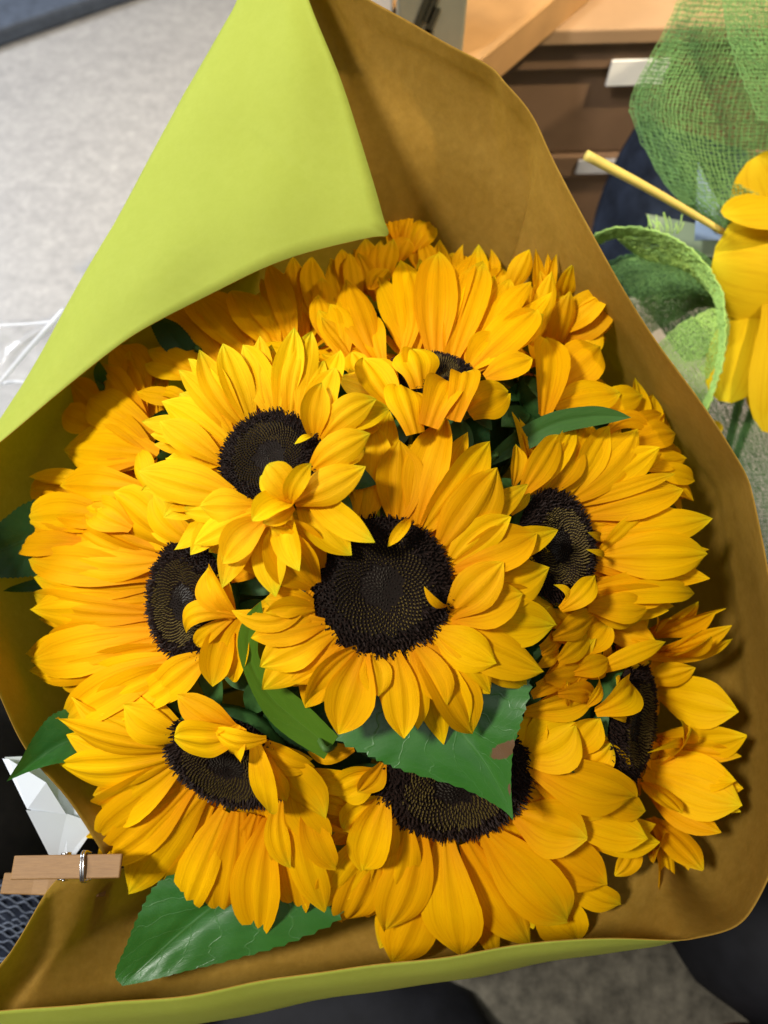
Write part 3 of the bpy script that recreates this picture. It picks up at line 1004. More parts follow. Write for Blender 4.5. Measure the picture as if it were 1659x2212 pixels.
# --- lower right flower
F7 = L('c7', [
    (1140, 190, 1345, 140, 110, dict(lt=-4)), (1190, 250, 1532, 332, 200, dict(lt=2)), (1190, 440, 1300, 380, 100, dict(lt=-4)), (1190, 560, 1538, 770, 120, dict(lt=-6)),
    (1200, 450, 1568, 437, 160, dict(lt=0)), (1200, 520, 1535, 628, 140, dict(lt=0, curl=.12)), (1170, 690, 1458, 855, 130, dict(lt=-4)), (1150, 590, 1548, 735, 230, dict(lt=3)),
    (1160, 850, 1175, 1148, 110, dict(lt=-4, twist=.8)), (1080, 880, 1008, 1045, 110, dict(lt=-6)), (1160, 800, 1378, 1018, 160, dict(lt=0)),
    (1140, 900, 1190, 920, 120, dict(lt=0)), (1130, 640, 1288, 772, 130, dict(lt=5)),
    (1195, 560, 1138, 508, 42, dict(lt=8, side=.3)), (910, 325, 1028, 362, 40, dict(lt=8)), (920, 325, 1053, 188, 130, dict(lt=12)), (880, 300, 925, 180, 70, dict(lt=12)),
    (800, 300, 790, 195, 60, dict(lt=10)),
])
sunflower('sunflower turned sideways towards the rounded corner of the kraft paper', 1362, 1560, .398, (.80, -.04, .60), 132, F7, dtip=.004, fill=[(-70, 80, 12)], flen=.046)

# --- ragged flower seen edge-on between the two on the right
F14 = L('c10', [
    (980, 320, 1390, 155, 60, dict(lt=-4, side=-.12)), (950, 330, 1328, 165, 170, dict(lt=0)), (930, 280, 1215, 110, 130, dict(lt=-3)),
    (900, 460, 1435, 350, 110, dict(lt=-5, bulge=-.1, side=.1)), (960, 420, 1430, 265, 130, dict(lt=0)), (900, 330, 1000, 190, 70, dict(lt=5)), (860, 310, 950, 200, 60, dict(lt=8)),
    (700, 250, 900, 220, 170, dict(lt=0)), (620, 300, 940, 355, 170, dict(lt=6)), (540, 570, 1012, 370, 110, dict(lt=10)), (600, 500, 640, 370, 90, dict(lt=8)),
    (520, 340, 260, 150, 120, dict(lt=6)), (620, 320, 420, 170, 110, dict(lt=12, side=-.2)), (560, 330, 410, 290, 60, dict(lt=12)),
    (560, 560, 560, 340, 100, dict(lt=8)), (170, 690, 530, 345, 150, dict(lt=10)), (180, 640, 390, 535, 70, dict(lt=13)), (200, 520, 320, 420, 90, dict(lt=10)),
    (430, 640, 500, 480, 90, dict(lt=8)), (330, 700, 550, 700, 120, dict(lt=10)),
    (700, 420, 930, 440, 160, dict(lt=6)), (640, 560, 840, 520, 120, dict(lt=8)), (480, 430, 640, 250, 150, dict(lt=10)), (330, 480, 520, 300, 150, dict(lt=8)), (250, 600, 480, 560, 140, dict(lt=12)), (420, 560, 640, 480, 130, dict(lt=12)), (300, 330, 540, 180, 150, dict(lt=6)), (1000, 430, 1300, 330, 150, dict(lt=2)),
    (130, 60, 300, 280, 140, dict(lt=4)), (200, 200, 390, 340, 80, dict(lt=4)), (210, 400, 300, 300, 90, dict(lt=2)), (220, 440, 330, 330, 100, dict(lt=0)),
])
sunflower('ragged sunflower squeezed edge-on between its two neighbours by the right paper wall', 1300, 1415, .392, (.75, .15, .65), 60, F14, dtip=.006, fill=[(-40, 60, 6)], head=False, flen=.045)

# --- top middle flower
F8 = L('c9', [
    (640, 770, 640, 280, 120, dict(lt=-8)), (780, 780, 925, 252, 100, dict(lt=-8)), (900, 800, 1202, 398, 120, dict(lt=-6)), (530, 790, 485, 370, 90, dict(lt=-4, side=.15, twist=.7)),
    (590, 770, 545, 285, 165, dict(lt=-2)), (860, 790, 1017, 365, 120, dict(lt=-4)), (880, 800, 1092, 385, 165, dict(lt=-2)), (800, 800, 962, 297, 180, dict(lt=0)),
    (720, 780, 735, 243, 195, dict(lt=1)), (1000, 800, 1265, 558, 160, dict(lt=-3)), (900, 830, 1230, 525, 205, dict(lt=3)), (890, 830, 1052, 655, 160, dict(lt=5)),
    (980, 870, 1205, 782, 150, dict(lt=4)),
    (480, 970, 238, 890, 140, dict(lt=4)), (530, 1040, 358, 780, 165, dict(lt=8)), (650, 920, 590, 735, 215, dict(basew=.5, lt=11, blunt=.8)),
    (810, 1080, 860, 848, 140, dict(basew=.5, lt=12, blunt=.4)), (890, 1040, 1095, 935, 200, dict(basew=.5, lt=13, blunt=.3)), (620, 1145, 545, 912, 185, dict(basew=.5, lt=13, blunt=.5)), (690, 1110, 790, 895, 175, dict(basew=.5, lt=15, blunt=.6)),
])
sunflower('sunflower facing the back paper, only the edge of its disc showing over its front petals', 927, 806, .372, (.02, .80, .60), 92, F8, fill=[(40, 140, 8)], flen=.052)

# --- behind it, to the left
F15 = L('c9', [
    (160, 640, 150, 370, 100, dict(lt=-4)), (190, 700, 130, 460, 110, dict(lt=0)), (430, 800, 272, 385, 165, dict(lt=0)), (340, 760, 258, 475, 130, dict(lt=3)),
    (260, 780, 190, 508, 130, dict(lt=5)), (300, 780, 150, 590, 90, dict(lt=6)), (350, 890, 300, 748, 120, dict(lt=6)), (460, 820, 400, 560, 110, dict(lt=-3)), (400, 430, 480, 330, 110, dict(lt=-8)),
])
sunflower('sunflower with only its upright petals showing between the two upper flowers', 745, 800, .385, (-.1, .75, .65), 55, F15, fill=[(70, 140, 5)], head=False, flen=.05)

# --- upper right
F9 = L('c9', [
    (1100, 430, 1195, 232, 105, dict(lt=-6)), (1290, 480, 1285, 248, 50, dict(lt=-5)), (1330, 480, 1330, 255, 50, dict(lt=-4, side=-.2)), (1240, 480, 1225, 228, 65, dict(lt=-2)),
    (1350, 490, 1405, 308, 125, dict(lt=0)), (1400, 740, 1560, 630, 150, dict(lt=-8)), (1370, 690, 1622, 490, 160, dict(lt=-2)), (1340, 640, 1592, 425, 140, dict(lt=0)),
    (1230, 690, 1245, 340, 120, dict(lt=0)), (1160, 620, 1190, 400, 110, dict(lt=-3)), (1200, 700, 1300, 345, 100, dict(lt=0)), (1310, 730, 1398, 443, 125, dict(lt=4)), (1260, 1050, 1275, 678, 190, dict(lt=6, cup=.5)),
    (1350, 900, 1560, 708, 215, dict(lt=6)), (1330, 1010, 1645, 955, 170, dict(lt=8)),
])
F9 += L('c5', [(690, 400, 988, 345, 140, dict(lt=0)), (700, 440, 980, 470, 100, dict(lt=-6))])
sunflower('sunflower in shade against the right kraft paper, behind the curved leaf', 1195, 840, .405, (.45, .62, .64), 75, F9, dtip=.02, fill=[(0, 120, 9)], head=False, flen=.05)

# --- right behind F4
F13 = L('c5', [
    (850, 500, 1090, 448, 70, dict(lt=-4)), (900, 620, 1168, 552, 150, dict(lt=0)), (980, 740, 1212, 690, 110, dict(lt=0)), (1020, 740, 1268, 802, 100, dict(lt=0)),
    (1110, 780, 1258, 912, 55, dict(lt=0)), (800, 560, 1060, 560, 90, dict(lt=6, side=-.2)), (900, 700, 1110, 660, 110, dict(lt=4)), (1080, 860, 1250, 900, 110, dict(lt=-8)),
])
sunflower('sunflower pressed to the right paper wall, a fringe of petal tips past the curved leaf', 1400, 985, .408, (.6, .35, .7), 60, F13, dtip=.006, fill=[(-20, 90, 7)], head=False, flen=.042)

# --- under the green flap
F10 = L('c9', [
    (60, 660, 5, 270, 120, dict(lt=-4)), (180, 640, 100, 270, 120, dict(lt=-2)), (270, 560, 190, 280, 110, dict(lt=-2)), (340, 480, 250, 230, 110, dict(lt=0)),
    (390, 430, 370, 195, 120, dict(lt=0)), (430, 420, 440, 190, 90, dict(lt=0)), (470, 400, 512, 193, 95, dict(lt=2)), (0, 700, -110, 330, 120, dict(lt=0)),
    (420, 480, 330, 250, 80, dict(lt=3)), (330, 520, 290, 250, 90, dict(lt=3)),
])
F10 += L('c3', [
    (860, 310, 618, 240, 120, dict(lt=0)), (880, 330, 640, 200, 110, dict(lt=-3)), (1000, 240, 690, 140, 120, dict(lt=-5)), (1000, 220, 760, 90, 100, dict(lt=-3)),
    (1070, 200, 840, -50, 200, dict(lt=0)), (1180, 190, 1000, -60, 180, dict(lt=2)), (1240, 160, 1110, -70, 160, dict(lt=2)), (800, 410, 592, 375, 80, dict(lt=2)), (810, 420, 695, 375, 60, dict(lt=4)),
    (950, 250, 700, 20, 160, dict(lt=-6)),
])
sunflower('sunflower in deep shade under the folded green flap of the paper', 600, 800, .405, (-.15, .72, .68), 75, F10, fill=[(60, 150, 8)], head=False, flen=.06)

# --- left behind
F11 = L('c3', [
    (420, 540, 262, 470, 120, dict(lt=-10)), (500, 480, 310, 330, 140, dict(lt=-10)), (640, 330, 500, 170, 160, dict(lt=-6)), (620, 420, 560, 200, 130, dict(lt=-4)), (660, 560, 365, 390, 170, dict(lt=-4)), (630, 520, 462, 275, 170, dict(lt=0)), (350, 800, 135, 790, 120, dict(lt=-10)),
    (660, 650, 275, 625, 230, dict(lt=0)), (650, 650, 415, 500, 160, dict(lt=4)), (620, 800, 260, 780, 140, dict(lt=2)), (420, 775, 145, 748, 65, dict(lt=0)),
    (470, 920, 137, 930, 150, dict(lt=-2)), (470, 950, 250, 890, 120, dict(lt=3)), (400, 1030, 66, 1045, 100, dict(lt=-4)), (330, 1000, 100, 930, 100, dict(lt=-6)), (380, 1060, 160, 1060, 80, dict(lt=2, side=-.25)), (660, 810, 600, 628, 100, dict(lt=5)),
    (520, 900, 340, 860, 140, dict(lt=3)), (560, 960, 400, 880, 140, dict(lt=4)),
])
sunflower('sunflower tucked against the shaded olive paper wall below the green flap', 330, 940, .40, (-.6, .35, .7), 65, F11, fill=[(110, 230, 8)], head=False, flen=.05)

# --- topmost, tips only
F12 = L('c9', [
    (500, 240, 488, 20, 80, dict(lt=-5)), (540, 220, 572, 5, 70, dict(lt=0)), (560, 210, 608, 28, 55, dict(lt=2)), (580, 220, 645, 82, 70, dict(lt=3)), (620, 230, 718, 103, 85, dict(lt=2)),
    (610, 240, 672, 88, 70, dict(lt=4)), (540, 290, 590, 180, 110, dict(lt=5)), (640, 330, 650, 190, 120, dict(lt=0)), (530, 200, 520, 60, 70, dict(lt=0)), (690, 350, 660, 200, 90, dict(lt=0)),
])
sunflower('topmost sunflower, tips only, peeping out beside the corner of the green flap', 885, 640, .432, (.05, .85, .5), 60, F12, fill=[(60, 120, 6)], head=False, flen=.05)
F16 = L('c9', [
    (770, 420, 735, 222, 90, dict(lt=-2, curl=.2)), (830, 420, 800, 250, 140, dict(lt=0)), (920, 400, 850, 245, 60, dict(lt=2, curl=.25, side=-.25)), (940, 400, 990, 262, 60, dict(lt=2, curl=.25, side=.25)),
    (960, 420, 930, 240, 80, dict(lt=0, curl=.2)), (1020, 440, 1060, 320, 110, dict(lt=0)), (1060, 460, 1130, 370, 120, dict(lt=2)), (1020, 470, 1000, 290, 90, dict(lt=0)),
])
sunflower('sunflower with curled petal tips rising behind the back-facing flower', 990, 690, .425, (.1, .85, .5), 60, F16, fill=[(70, 120, 4)], head=False, flen=.045)

# ------------------------------------------------------------------ leaves
NLR, NLC = 46, 13
LX = np.linspace(-1, 1, NLC)


def leaf(label, left, right, d0, d1, mat, mid=None, fold=0.004, arch=0.0, serr=0.03, name='leaf'):
    """left / right margins and midrib as pixel polylines from base to tip; distance runs d0 -> d1"""
    def line(pts):
        c = catmull([np.array(p, dtype=float) for p in pts], 12)
        s_ = np.linspace(0, 1, len(c))
        t_ = np.linspace(0, 1, NLR)
        return np.stack([np.interp(t_, s_, c[:, k]) for k in range(2)], 1)
    if mid is None:
        mid = [((a[0] + b[0]) / 2, (a[1] + b[1]) / 2) for a, b in zip(left, right)]
    lf, rt, md = line(left), line(right), line(mid)
    t_ = np.linspace(0, 1, NLR)
    r = np.random.default_rng(abs(int(left[1][0] * 7 + left[1][1])))
    ph_ = r.uniform(0, 6.28, 4)
    vs, uv = [], []
    for i in range(NLR):
        d = d0 + (d1 - d0) * t_[i] - arch * 4 * t_[i] * (1 - t_[i])
        hw = 0.25 * np.linalg.norm(lf[i] - rt[i]) / FPX * d
        for x in LX:
            e = abs(x)
            if e > .99 and i < NLR - 1:
                e = 1 + serr * (1 if i % 2 else -0.4)
            m = lf[i] if x < 0 else rt[i]
            q = md[i] + (m - md[i]) * e
            z = -fold * abs(x) * min(1, hw / .012) + 0.10 * hw * math.sin(7 * t_[i] + ph_[0 if x > 0 else 1]) * x * x
            z += 0.05 * hw * math.cos(2 * math.pi * (7 * t_[i] - 2.4 * abs(x) ** .8)) * abs(x) ** .5 * (1 - abs(x) ** 4)
            z += 0.10 * hw * math.exp(-(x / 0.09) ** 2)
            vs.append(P(q[0], q[1], d + z))
            uv.append(((x + 1) / 2, t_[i]))
    foot = np.array([base_w[0] + random.uniform(-.01, .01), base_w[1] + random.uniform(-.01, .01), 0.01])
    root = thing(name, label, 'leaf', foot, 'loose leaves among the sunflowers')
    mesh_obj('blade', vs, grid_faces(NLR, NLC), mat, root, uv)
    b0 = P(md[0][0], md[0][1], d0)
    b1 = P(md[3][0], md[3][1], d0 + .002)
    path = catmull([b1, b0, b0 + (foot - b0) * 0.2 - AX_B * 0.01, foot], 6)
    pv_, pf_ = tube(path, np.linspace(0.0014, 0.0022, len(path)), 6)
    mesh_obj('petiole', pv_, pf_, M['stem'], root)
    return root


leaf('glossy green leaf with brown blemishes lying over the lower middle flower',
     [(760, 1480), (722, 1583), (800, 1632), (870, 1663), (1000, 1703), (1080, 1745), (1109, 1772)],
     [(900, 1390), (1060, 1430), (1142, 1466), (1128, 1550), (1108, 1620), (1104, 1700), (1109, 1772)], .356, .343, M['leaf_spot'],
     mid=[(820, 1420), (900, 1480), (955, 1530), (1000, 1585), (1046, 1645), (1086, 1715), (1109, 1772)], fold=.002)
leaf('yellow-green curled leaf standing between the left and centre flowers',
     [(700, 1640), (620, 1590), (570, 1540), (530, 1460), (513, 1390), (528, 1335), (564, 1298)],
     [(730, 1590), (660, 1520), (600, 1470), (560, 1420), (560, 1370), (568, 1335), (564, 1298)], .350, .322, M['leaf_lime'], fold=.003, serr=.01)
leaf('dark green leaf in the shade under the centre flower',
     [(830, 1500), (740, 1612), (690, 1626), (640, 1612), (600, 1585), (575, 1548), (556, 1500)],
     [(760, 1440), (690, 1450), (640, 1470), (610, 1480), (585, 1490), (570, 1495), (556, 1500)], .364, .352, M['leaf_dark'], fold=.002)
leaf('large blue-green serrated leaf lying on the brown paper beside the clothespin',
     [(560, 1840), (430, 1870), (345, 1905), (303, 1970), (274, 2040), (249, 2103), (264, 2130)],
     [(640, 1900), (738, 1972), (640, 2030), (520, 2068), (400, 2098), (320, 2119), (264, 2130)], .402, .386, M['leaf'],
     mid=[(600, 1850), (520, 1912), (455, 1962), (390, 2015), (330, 2070), (290, 2107), (264, 2130)], fold=.003)
leaf('pointed green leaf poking out over the white card',
     [(260, 1520), (200, 1520), (150, 1530), (108, 1548), (74, 1590), (45, 1640), (14, 1688)],
     [(280, 1600), (230, 1635), (195, 1641), (150, 1646), (110, 1652), (60, 1668), (14, 1688)], .402, .370, M['leaf'],
     mid=[(270, 1560), (215, 1575), (170, 1592), (125, 1612), (80, 1642), (45, 1668), (14, 1688)], fold=.002)
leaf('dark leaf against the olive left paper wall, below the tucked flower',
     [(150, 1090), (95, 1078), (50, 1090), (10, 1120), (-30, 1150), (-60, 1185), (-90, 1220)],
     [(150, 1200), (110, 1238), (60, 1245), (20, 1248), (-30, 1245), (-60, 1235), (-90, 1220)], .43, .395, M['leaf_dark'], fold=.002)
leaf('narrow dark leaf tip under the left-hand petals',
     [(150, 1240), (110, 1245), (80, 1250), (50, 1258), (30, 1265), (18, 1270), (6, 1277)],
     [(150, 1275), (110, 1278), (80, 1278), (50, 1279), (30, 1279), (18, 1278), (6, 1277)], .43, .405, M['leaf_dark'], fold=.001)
leaf('smooth curved leaf arching over the right-hand flower',
     [(1052, 990), (1090, 950), (1140, 915), (1200, 888), (1280, 877), (1330, 886), (1364, 902)],
     [(1065, 1005), (1110, 985), (1160, 962), (1215, 935), (1275, 922), (1325, 912), (1364, 902)], .378, .372, M['leaf_smooth'], fold=.004, serr=.004)
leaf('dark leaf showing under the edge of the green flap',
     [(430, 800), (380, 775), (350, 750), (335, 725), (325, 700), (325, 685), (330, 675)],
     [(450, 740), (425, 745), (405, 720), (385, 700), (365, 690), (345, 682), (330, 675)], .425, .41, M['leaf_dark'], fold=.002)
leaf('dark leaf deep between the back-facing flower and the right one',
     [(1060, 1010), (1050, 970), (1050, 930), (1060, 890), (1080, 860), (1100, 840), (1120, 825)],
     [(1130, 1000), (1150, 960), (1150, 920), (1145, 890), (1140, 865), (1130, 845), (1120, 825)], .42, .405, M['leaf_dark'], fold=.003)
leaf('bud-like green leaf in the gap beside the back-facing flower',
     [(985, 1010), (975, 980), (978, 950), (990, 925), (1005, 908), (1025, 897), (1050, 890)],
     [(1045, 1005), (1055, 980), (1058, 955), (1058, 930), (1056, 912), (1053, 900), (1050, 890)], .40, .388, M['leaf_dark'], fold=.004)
leaf('added dark leaf darkening the deep gap between the two lower flowers',
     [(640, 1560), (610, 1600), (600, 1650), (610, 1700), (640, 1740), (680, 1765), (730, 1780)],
     [(740, 1560), (780, 1600), (800, 1640), (800, 1690), (785, 1730), (760, 1760), (730, 1780)], .405, .400, M['leaf_dark'], fold=.003)  # leaf added to keep this gap as dark as deep shade
leaf('added dark leaf darkening the gap below the ragged edge-on flower',
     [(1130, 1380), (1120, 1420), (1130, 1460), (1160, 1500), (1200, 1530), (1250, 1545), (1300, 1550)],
     [(1230, 1360), (1280, 1390), (1310, 1430), (1325, 1470), (1325, 1510), (1315, 1535), (1300, 1550)], .425, .42, M['leaf_dark'], fold=.003)  # second added leaf, blocks the lit paper inside the cone
leaf('small green leaf tip against the paper wall under the flap',
     [(215, 845), (208, 830), (203, 815), (202, 803), (204, 794), (208, 787), (213, 780)],
     [(245, 840), (240, 825), (234, 812), (228, 800), (223, 792), (218, 785), (213, 780)], .43, .415, M['leaf'], fold=.001)

# ------------------------------------------------------------------ clothespin and card
def basis(px, py, d, ang, tilt=0.0):
    """origin at a pixel; x along the picture at angle ang (deg), z towards viewer"""
    O = P(px, py, d)
    x = V(math.cos(R(ang)), math.sin(R(ang)), 0)
    z = AX_B.copy()
    y = np.cross(z, x)
    y, z = math.cos(tilt) * y + math.sin(tilt) * z, math.cos(tilt) * z - math.sin(tilt) * y
    return O, x, y, z


pin = thing('clothespin', 'wooden spring clothespin gripping the overlapping edges of the paper', 'clothespin', P(150, 1885, .384))


def prism(outline, y0, y1, O, x, y, z):
    """outline in the x-z plane, extruded along y"""
    n = len(outline)
    vs = [O + x * a + z * b + y * y0 for a, b in outline] + [O + x * a + z * b + y * y1 for a, b in outline]
    fs = [tuple(range(n))[::-1], tuple(range(n, 2 * n))]
    fs += [(i, (i + 1) % n, n + (i + 1) % n, n + i) for i in range(n)]
    return vs, fs


PL = 0.0545
O, x, y, z = basis(34, 1874, .374, 1.0, -0.42)
out = [(0, .0030), (0.0, .0042), (PL * .995, .0042), (PL, .0030), (PL * .94, -.0022), (PL * .72, -.0024), (PL * .70, -.0012), (PL * .63, -.0012), (PL * .61, -.0024), (PL * .50, -.0026), (PL * .47, -.0012), (PL * .42, -.0022), (PL * .30, -.0012)]
vs, fs = prism(out, -.0055, .0055, O, x, y, z)
pr = mesh_obj('prong', vs, fs, M['wood'], pin, smooth=False)
bevel(pr, .0006)
O2, x2, y2, z2 = basis(6, 1908, .404, -2.0, -0.42)
x2 = nrm(x2 - 0.10 * z2)
out2 = [(0, -.0030), (0, .0012), (PL * .30, .0012), (PL * .45, .0024), (PL * .95, .0022), (PL, -.0030)]
vs, fs = prism(out2, -.0052, .0052, O2, x2, y2, z2)
pr2 = mesh_obj('prong', vs, fs, M['wood'], pin, smooth=False)
bevel(pr2, .0006)
# spring: two wire bands over the prong and a coil between them
wp_ = []
for k, off in enumerate((0.0355, 0.0368)):
    c = O + x * off
    pth = [c - y * .0062 - z * .004, c - y * .0061 + z * .0046, c + y * .0061 + z * .0049 - x * .0012, c + y * .0062 - z * .004 - x * .0012]
    wp_.append(catmull(pth, 4))
vs, fs = [], []
for pth in wp_:
    v_, f_ = tube(pth, .00055, 8)
    fs += [tuple(i + len(vs) for i in f) for f in f_]
    vs += v_
for side_ in (-1, 1):
    cc = O + x * .0225 - z * .0052
    th = np.linspace(0, 2 * math.pi * 2.2, 44)
    pth = [cc + side_ * y * (.0050 + .0006 * t / 6.28) + .0021 * (math.cos(t) * x + math.sin(t) * z) for t in th]
    v_, f_ = tube(pth, .0005, 6)
    fs += [tuple(i + len(vs) for i in f) for f in f_]
    vs += v_
mesh_obj('spring', vs, fs, M['wire'], pin)

# white folded card behind the paper edge
cpts = {'a': P(8, 1637, .402), 'b': P(125, 1632, .418), 'c': P(212, 1778, .412), 'd': P(148, 1868, .398), 'e': P(122, 1868, .396), 'f': P(62, 1745, .398), 'g': P(150, 1752, .409)}
card = thing('card', 'small folded white card tucked under the clothespin', 'card', P(120, 1860, .398))
order = ['a', 'b', 'c', 'd', 'e', 'f', 'g']
ci = {k: i for i, k in enumerate(order)}
cv = [cpts[k] for k in order]


def thin(name, vs, fs, mat, parent, th=.0004, sub=0):
    o = mesh_obj(name, vs, fs, mat, parent, smooth=False)
    m = o.modifiers.new('solidify', 'SOLIDIFY')
    m.thickness = th
    return o


thin('back_panel', [cpts['a'] - AX_B * .001, cpts['b'] - AX_B * .001, cpts['c'] - AX_B * .001, cpts['d'] - AX_B * .001, cpts['e'] - AX_B * .001], [(0, 1, 2, 3, 4)], M['card'], card)
thin('front_panel', [cpts['f'] + AX_B * .003, cpts['g'] + AX_B * .0035, cpts['c'] + AX_B * .001, cpts['d'] + AX_B * .002, cpts['e'] + AX_B * .002], [(0, 1, 2, 3, 4)], M['card'], card)
thin('flap', [cpts['a'] + AX_B * .0012, P(20, 1640, .399), P(100, 1690, .401), cpts['g'] + AX_B * .004, cpts['f'] + AX_B * .0015], [(0, 1, 2, 3, 4)], M['card'], card)

# ------------------------------------------------------------------ second bouquet: tulips in green netting
def patch(ctrl, sub=8):
    """ctrl: rows of (px, py, d) -> smooth grid of world points"""
    g = np.array([[P(*p) for p in row] for row in ctrl])
    g = np.array([catmull(r_, sub) for r_ in g])
    g = catmull(g, sub)
    return g


def resample(g, nr_, nc_):
    a = np.linspace(0, g.shape[0] - 1, nr_)
    b = np.linspace(0, g.shape[1] - 1, nc_)
    i0 = np.clip(a.astype(int), 0, g.shape[0] - 2)
    j0 = np.clip(b.astype(int), 0, g.shape[1] - 2)
    fa, fb = (a - i0)[:, None, None], (b - j0)[None, :, None]
    return (g[i0][:, j0] * (1 - fa) * (1 - fb) + g[i0 + 1][:, j0] * fa * (1 - fb) + g[i0][:, j0 + 1] * (1 - fa) * fb + g[i0 + 1][:, j0 + 1] * fa * fb)


def net(name, ctrl, nr_, nc_, mat, parent, th=.0011):
    g = resample(patch(ctrl), nr_, nc_)
    jit = rng.normal(0, .0004, g.shape)
    g = g + jit
    o = mesh_obj(name, g.reshape(-1, 3), grid_faces(nr_, nc_), mat, parent)
    m = o.modifiers.new('threads', 'WIREFRAME')
    m.thickness = th
    m.use_even_offset = False
    m.use_boundary = True
    o['kind'] = 'stuff'
    return o


tb_foot = np.array([0.34, 0.33, 0.0])
tw = thing('net_wrap', 'green open-weave netting with lime ribbon, wrapped round the yellow tulips', 'netting', tb_foot)
# big back sheet standing up behind the tulips
net('netting', [
    [(1490, -60, .62), (1430, 80, .60), (1368, 200, .59), (1372, 270, .58), (1440, 400, .57), (1545, 500, .56)],
    [(1560, -60, .60), (1500, 90, .575), (1450, 200, .56), (1450, 290, .555), (1500, 410, .55), (1570, 490, .55)],
    [(1650, -60, .60), (1600, 90, .58), (1560, 210, .565), (1550, 310, .56), (1570, 410, .555), (1600, 480, .55)],
    [(1800, -60, .62), (1750, 90, .60), (1720, 210, .59), (1700, 310, .58), (1690, 410, .57), (1680, 480, .56)]], 34, 64, M['net_green'], tw)
net('netting', [
    [(1500, -60, .66), (1440, 80, .64), (1380, 200, .625), (1385, 280, .615), (1450, 410, .60), (1550, 505, .59)],
    [(1600, -60, .69), (1560, 90, .67), (1520, 210, .655), (1500, 310, .645), (1540, 420, .625), (1580, 500, .60)],
    [(1720, -60, .70), (1700, 90, .68), (1680, 210, .66), (1660, 310, .65), (1650, 420, .63), (1640, 500, .61)],
    [(1830, -60, .70), (1800, 90, .68), (1780, 210, .66), (1760, 310, .65), (1740, 420, .63), (1700, 500, .61)]], 44, 70, M['net_deep'], tw, .0016)
net('netting', [
    [(1560, -60, .56), (1570, 60, .545), (1600, 160, .54), (1640, 260, .54)],
    [(1640, -60, .55), (1650, 60, .535), (1690, 160, .535), (1720, 260, .535)],
    [(1800, -60, .56), (1800, 60, .55), (1800, 160, .55), (1800, 260, .55)]], 26, 36, M['net_green'], tw)
# lower gathered folds
net('gathered_netting', [
    [(1290, 590, .60), (1400, 545, .585), (1500, 540, .57), (1570, 600, .565)],
    [(1360, 650, .585), (1440, 610, .57), (1510, 620, .56), (1580, 650, .56)],
    [(1400, 720, .60), (1460, 690, .60), (1520, 660, .59), (1590, 690, .57)]], 50, 60, M['net_green'], tw, .0010)
net('gathered_netting', [
    [(1300, 570, .62), (1420, 540, .62), (1600, 560, .61)],
    [(1390, 660, .64), (1480, 640, .63), (1620, 640, .62)],
    [(1480, 780, .64), (1560, 760, .63), (1640, 740, .62)]], 50, 60, M['net_deep'], tw, .0014)
net('gathered_netting', [
    [(1400, 770, .575), (1470, 700, .56), (1560, 660, .55)],
    [(1450, 820, .565), (1510, 760, .55), (1575, 700, .545)],
    [(1530, 890, .57), (1545, 830, .555), (1570, 740, .55)]], 44, 44, M['net_lime'], tw, .0009)
net('ribbon', [
    [(1262, 520, .575), (1330, 492, .555), (1420, 500, .54), (1500, 545, .53), (1555, 620, .525), (1568, 700, .525)],
    [(1285, 530, .58), (1340, 512, .565), (1420, 525, .552), (1490, 570, .545), (1540, 640, .54), (1556, 712, .54)]], 10, 70, M['net_lime'], tw, .0016)
net('ribbon', [
    [(1330, 512, .566), (1420, 525, .553), (1490, 570, .546), (1545, 640, .541)],
    [(1360, 540, .585), (1430, 580, .58), (1490, 610, .575), (1545, 645, .565)]], 22, 50, M['net_lime'], tw, .0009)
net('ribbon', [
    [(1568, 700, .525), (1562, 780, .527), (1540, 850, .53), (1518, 905, .535)],
    [(1556, 712, .54), (1550, 780, .54), (1530, 850, .545), (1508, 900, .55)]], 6, 40, M['net_lime'], tw, .0016)
net('netting', [
    [(1500, 850, .60), (1560, 960, .60), (1610, 1080, .60), (1640, 1300, .60)],
    [(1600, 850, .58), (1640, 960, .585), (1680, 1080, .59), (1700, 1300, .59)],
    [(1740, 850, .58), (1760, 960, .58), (1780, 1080, .58), (1800, 1300, .58)]], 40, 60, M['net_deep'], tw, .0010)
# frayed ends of the ribbon
vs, fs = [], []
for k in range(16):
    a = P(1400 + k * 4.5 + random.uniform(-4, 4), 505, .552)
    b = P(1395 + k * 5 + random.uniform(-14, 14), 462 + random.uniform(-8, 22), .55)
    v_, f_ = tube([a, (a + b) / 2 + V(.001, 0, 0), b], .0004, 4)
    fs += [tuple(i + len(vs) for i in f) for f in f_]
    vs += v_
tag(mesh_obj('frayed_ends', vs, fs, M['net_lime'], tw), kind='stuff')


def tulip(label, base, petals, stem_to):
    root = thing('tulip', label, 'tulip', stem_to, 'tulips in the netting')
    B = P(*base)
    for (bx, by, bd, tx, ty, td, wpx, n, op) in petals:
        Bp, Tp = P(bx, by, bd), P(tx, ty, td)
        kw = dict(bulge=.18, cup=.6, ridge=.006, wave=.02, blunt=.8)
        kw.update(op)
        add_petal(root, Bp, Tp, wpx / FPX * td, V(*n), M['tulip'], **kw)
    path = catmull([B, B + (np.array(stem_to) - B) * .4 + V(.01, 0, -.02), np.array(stem_to)], 8)
    v_, f_ = tube(path, .004, 8)
    mesh_obj('stem', v_, f_, M['stem'], root)


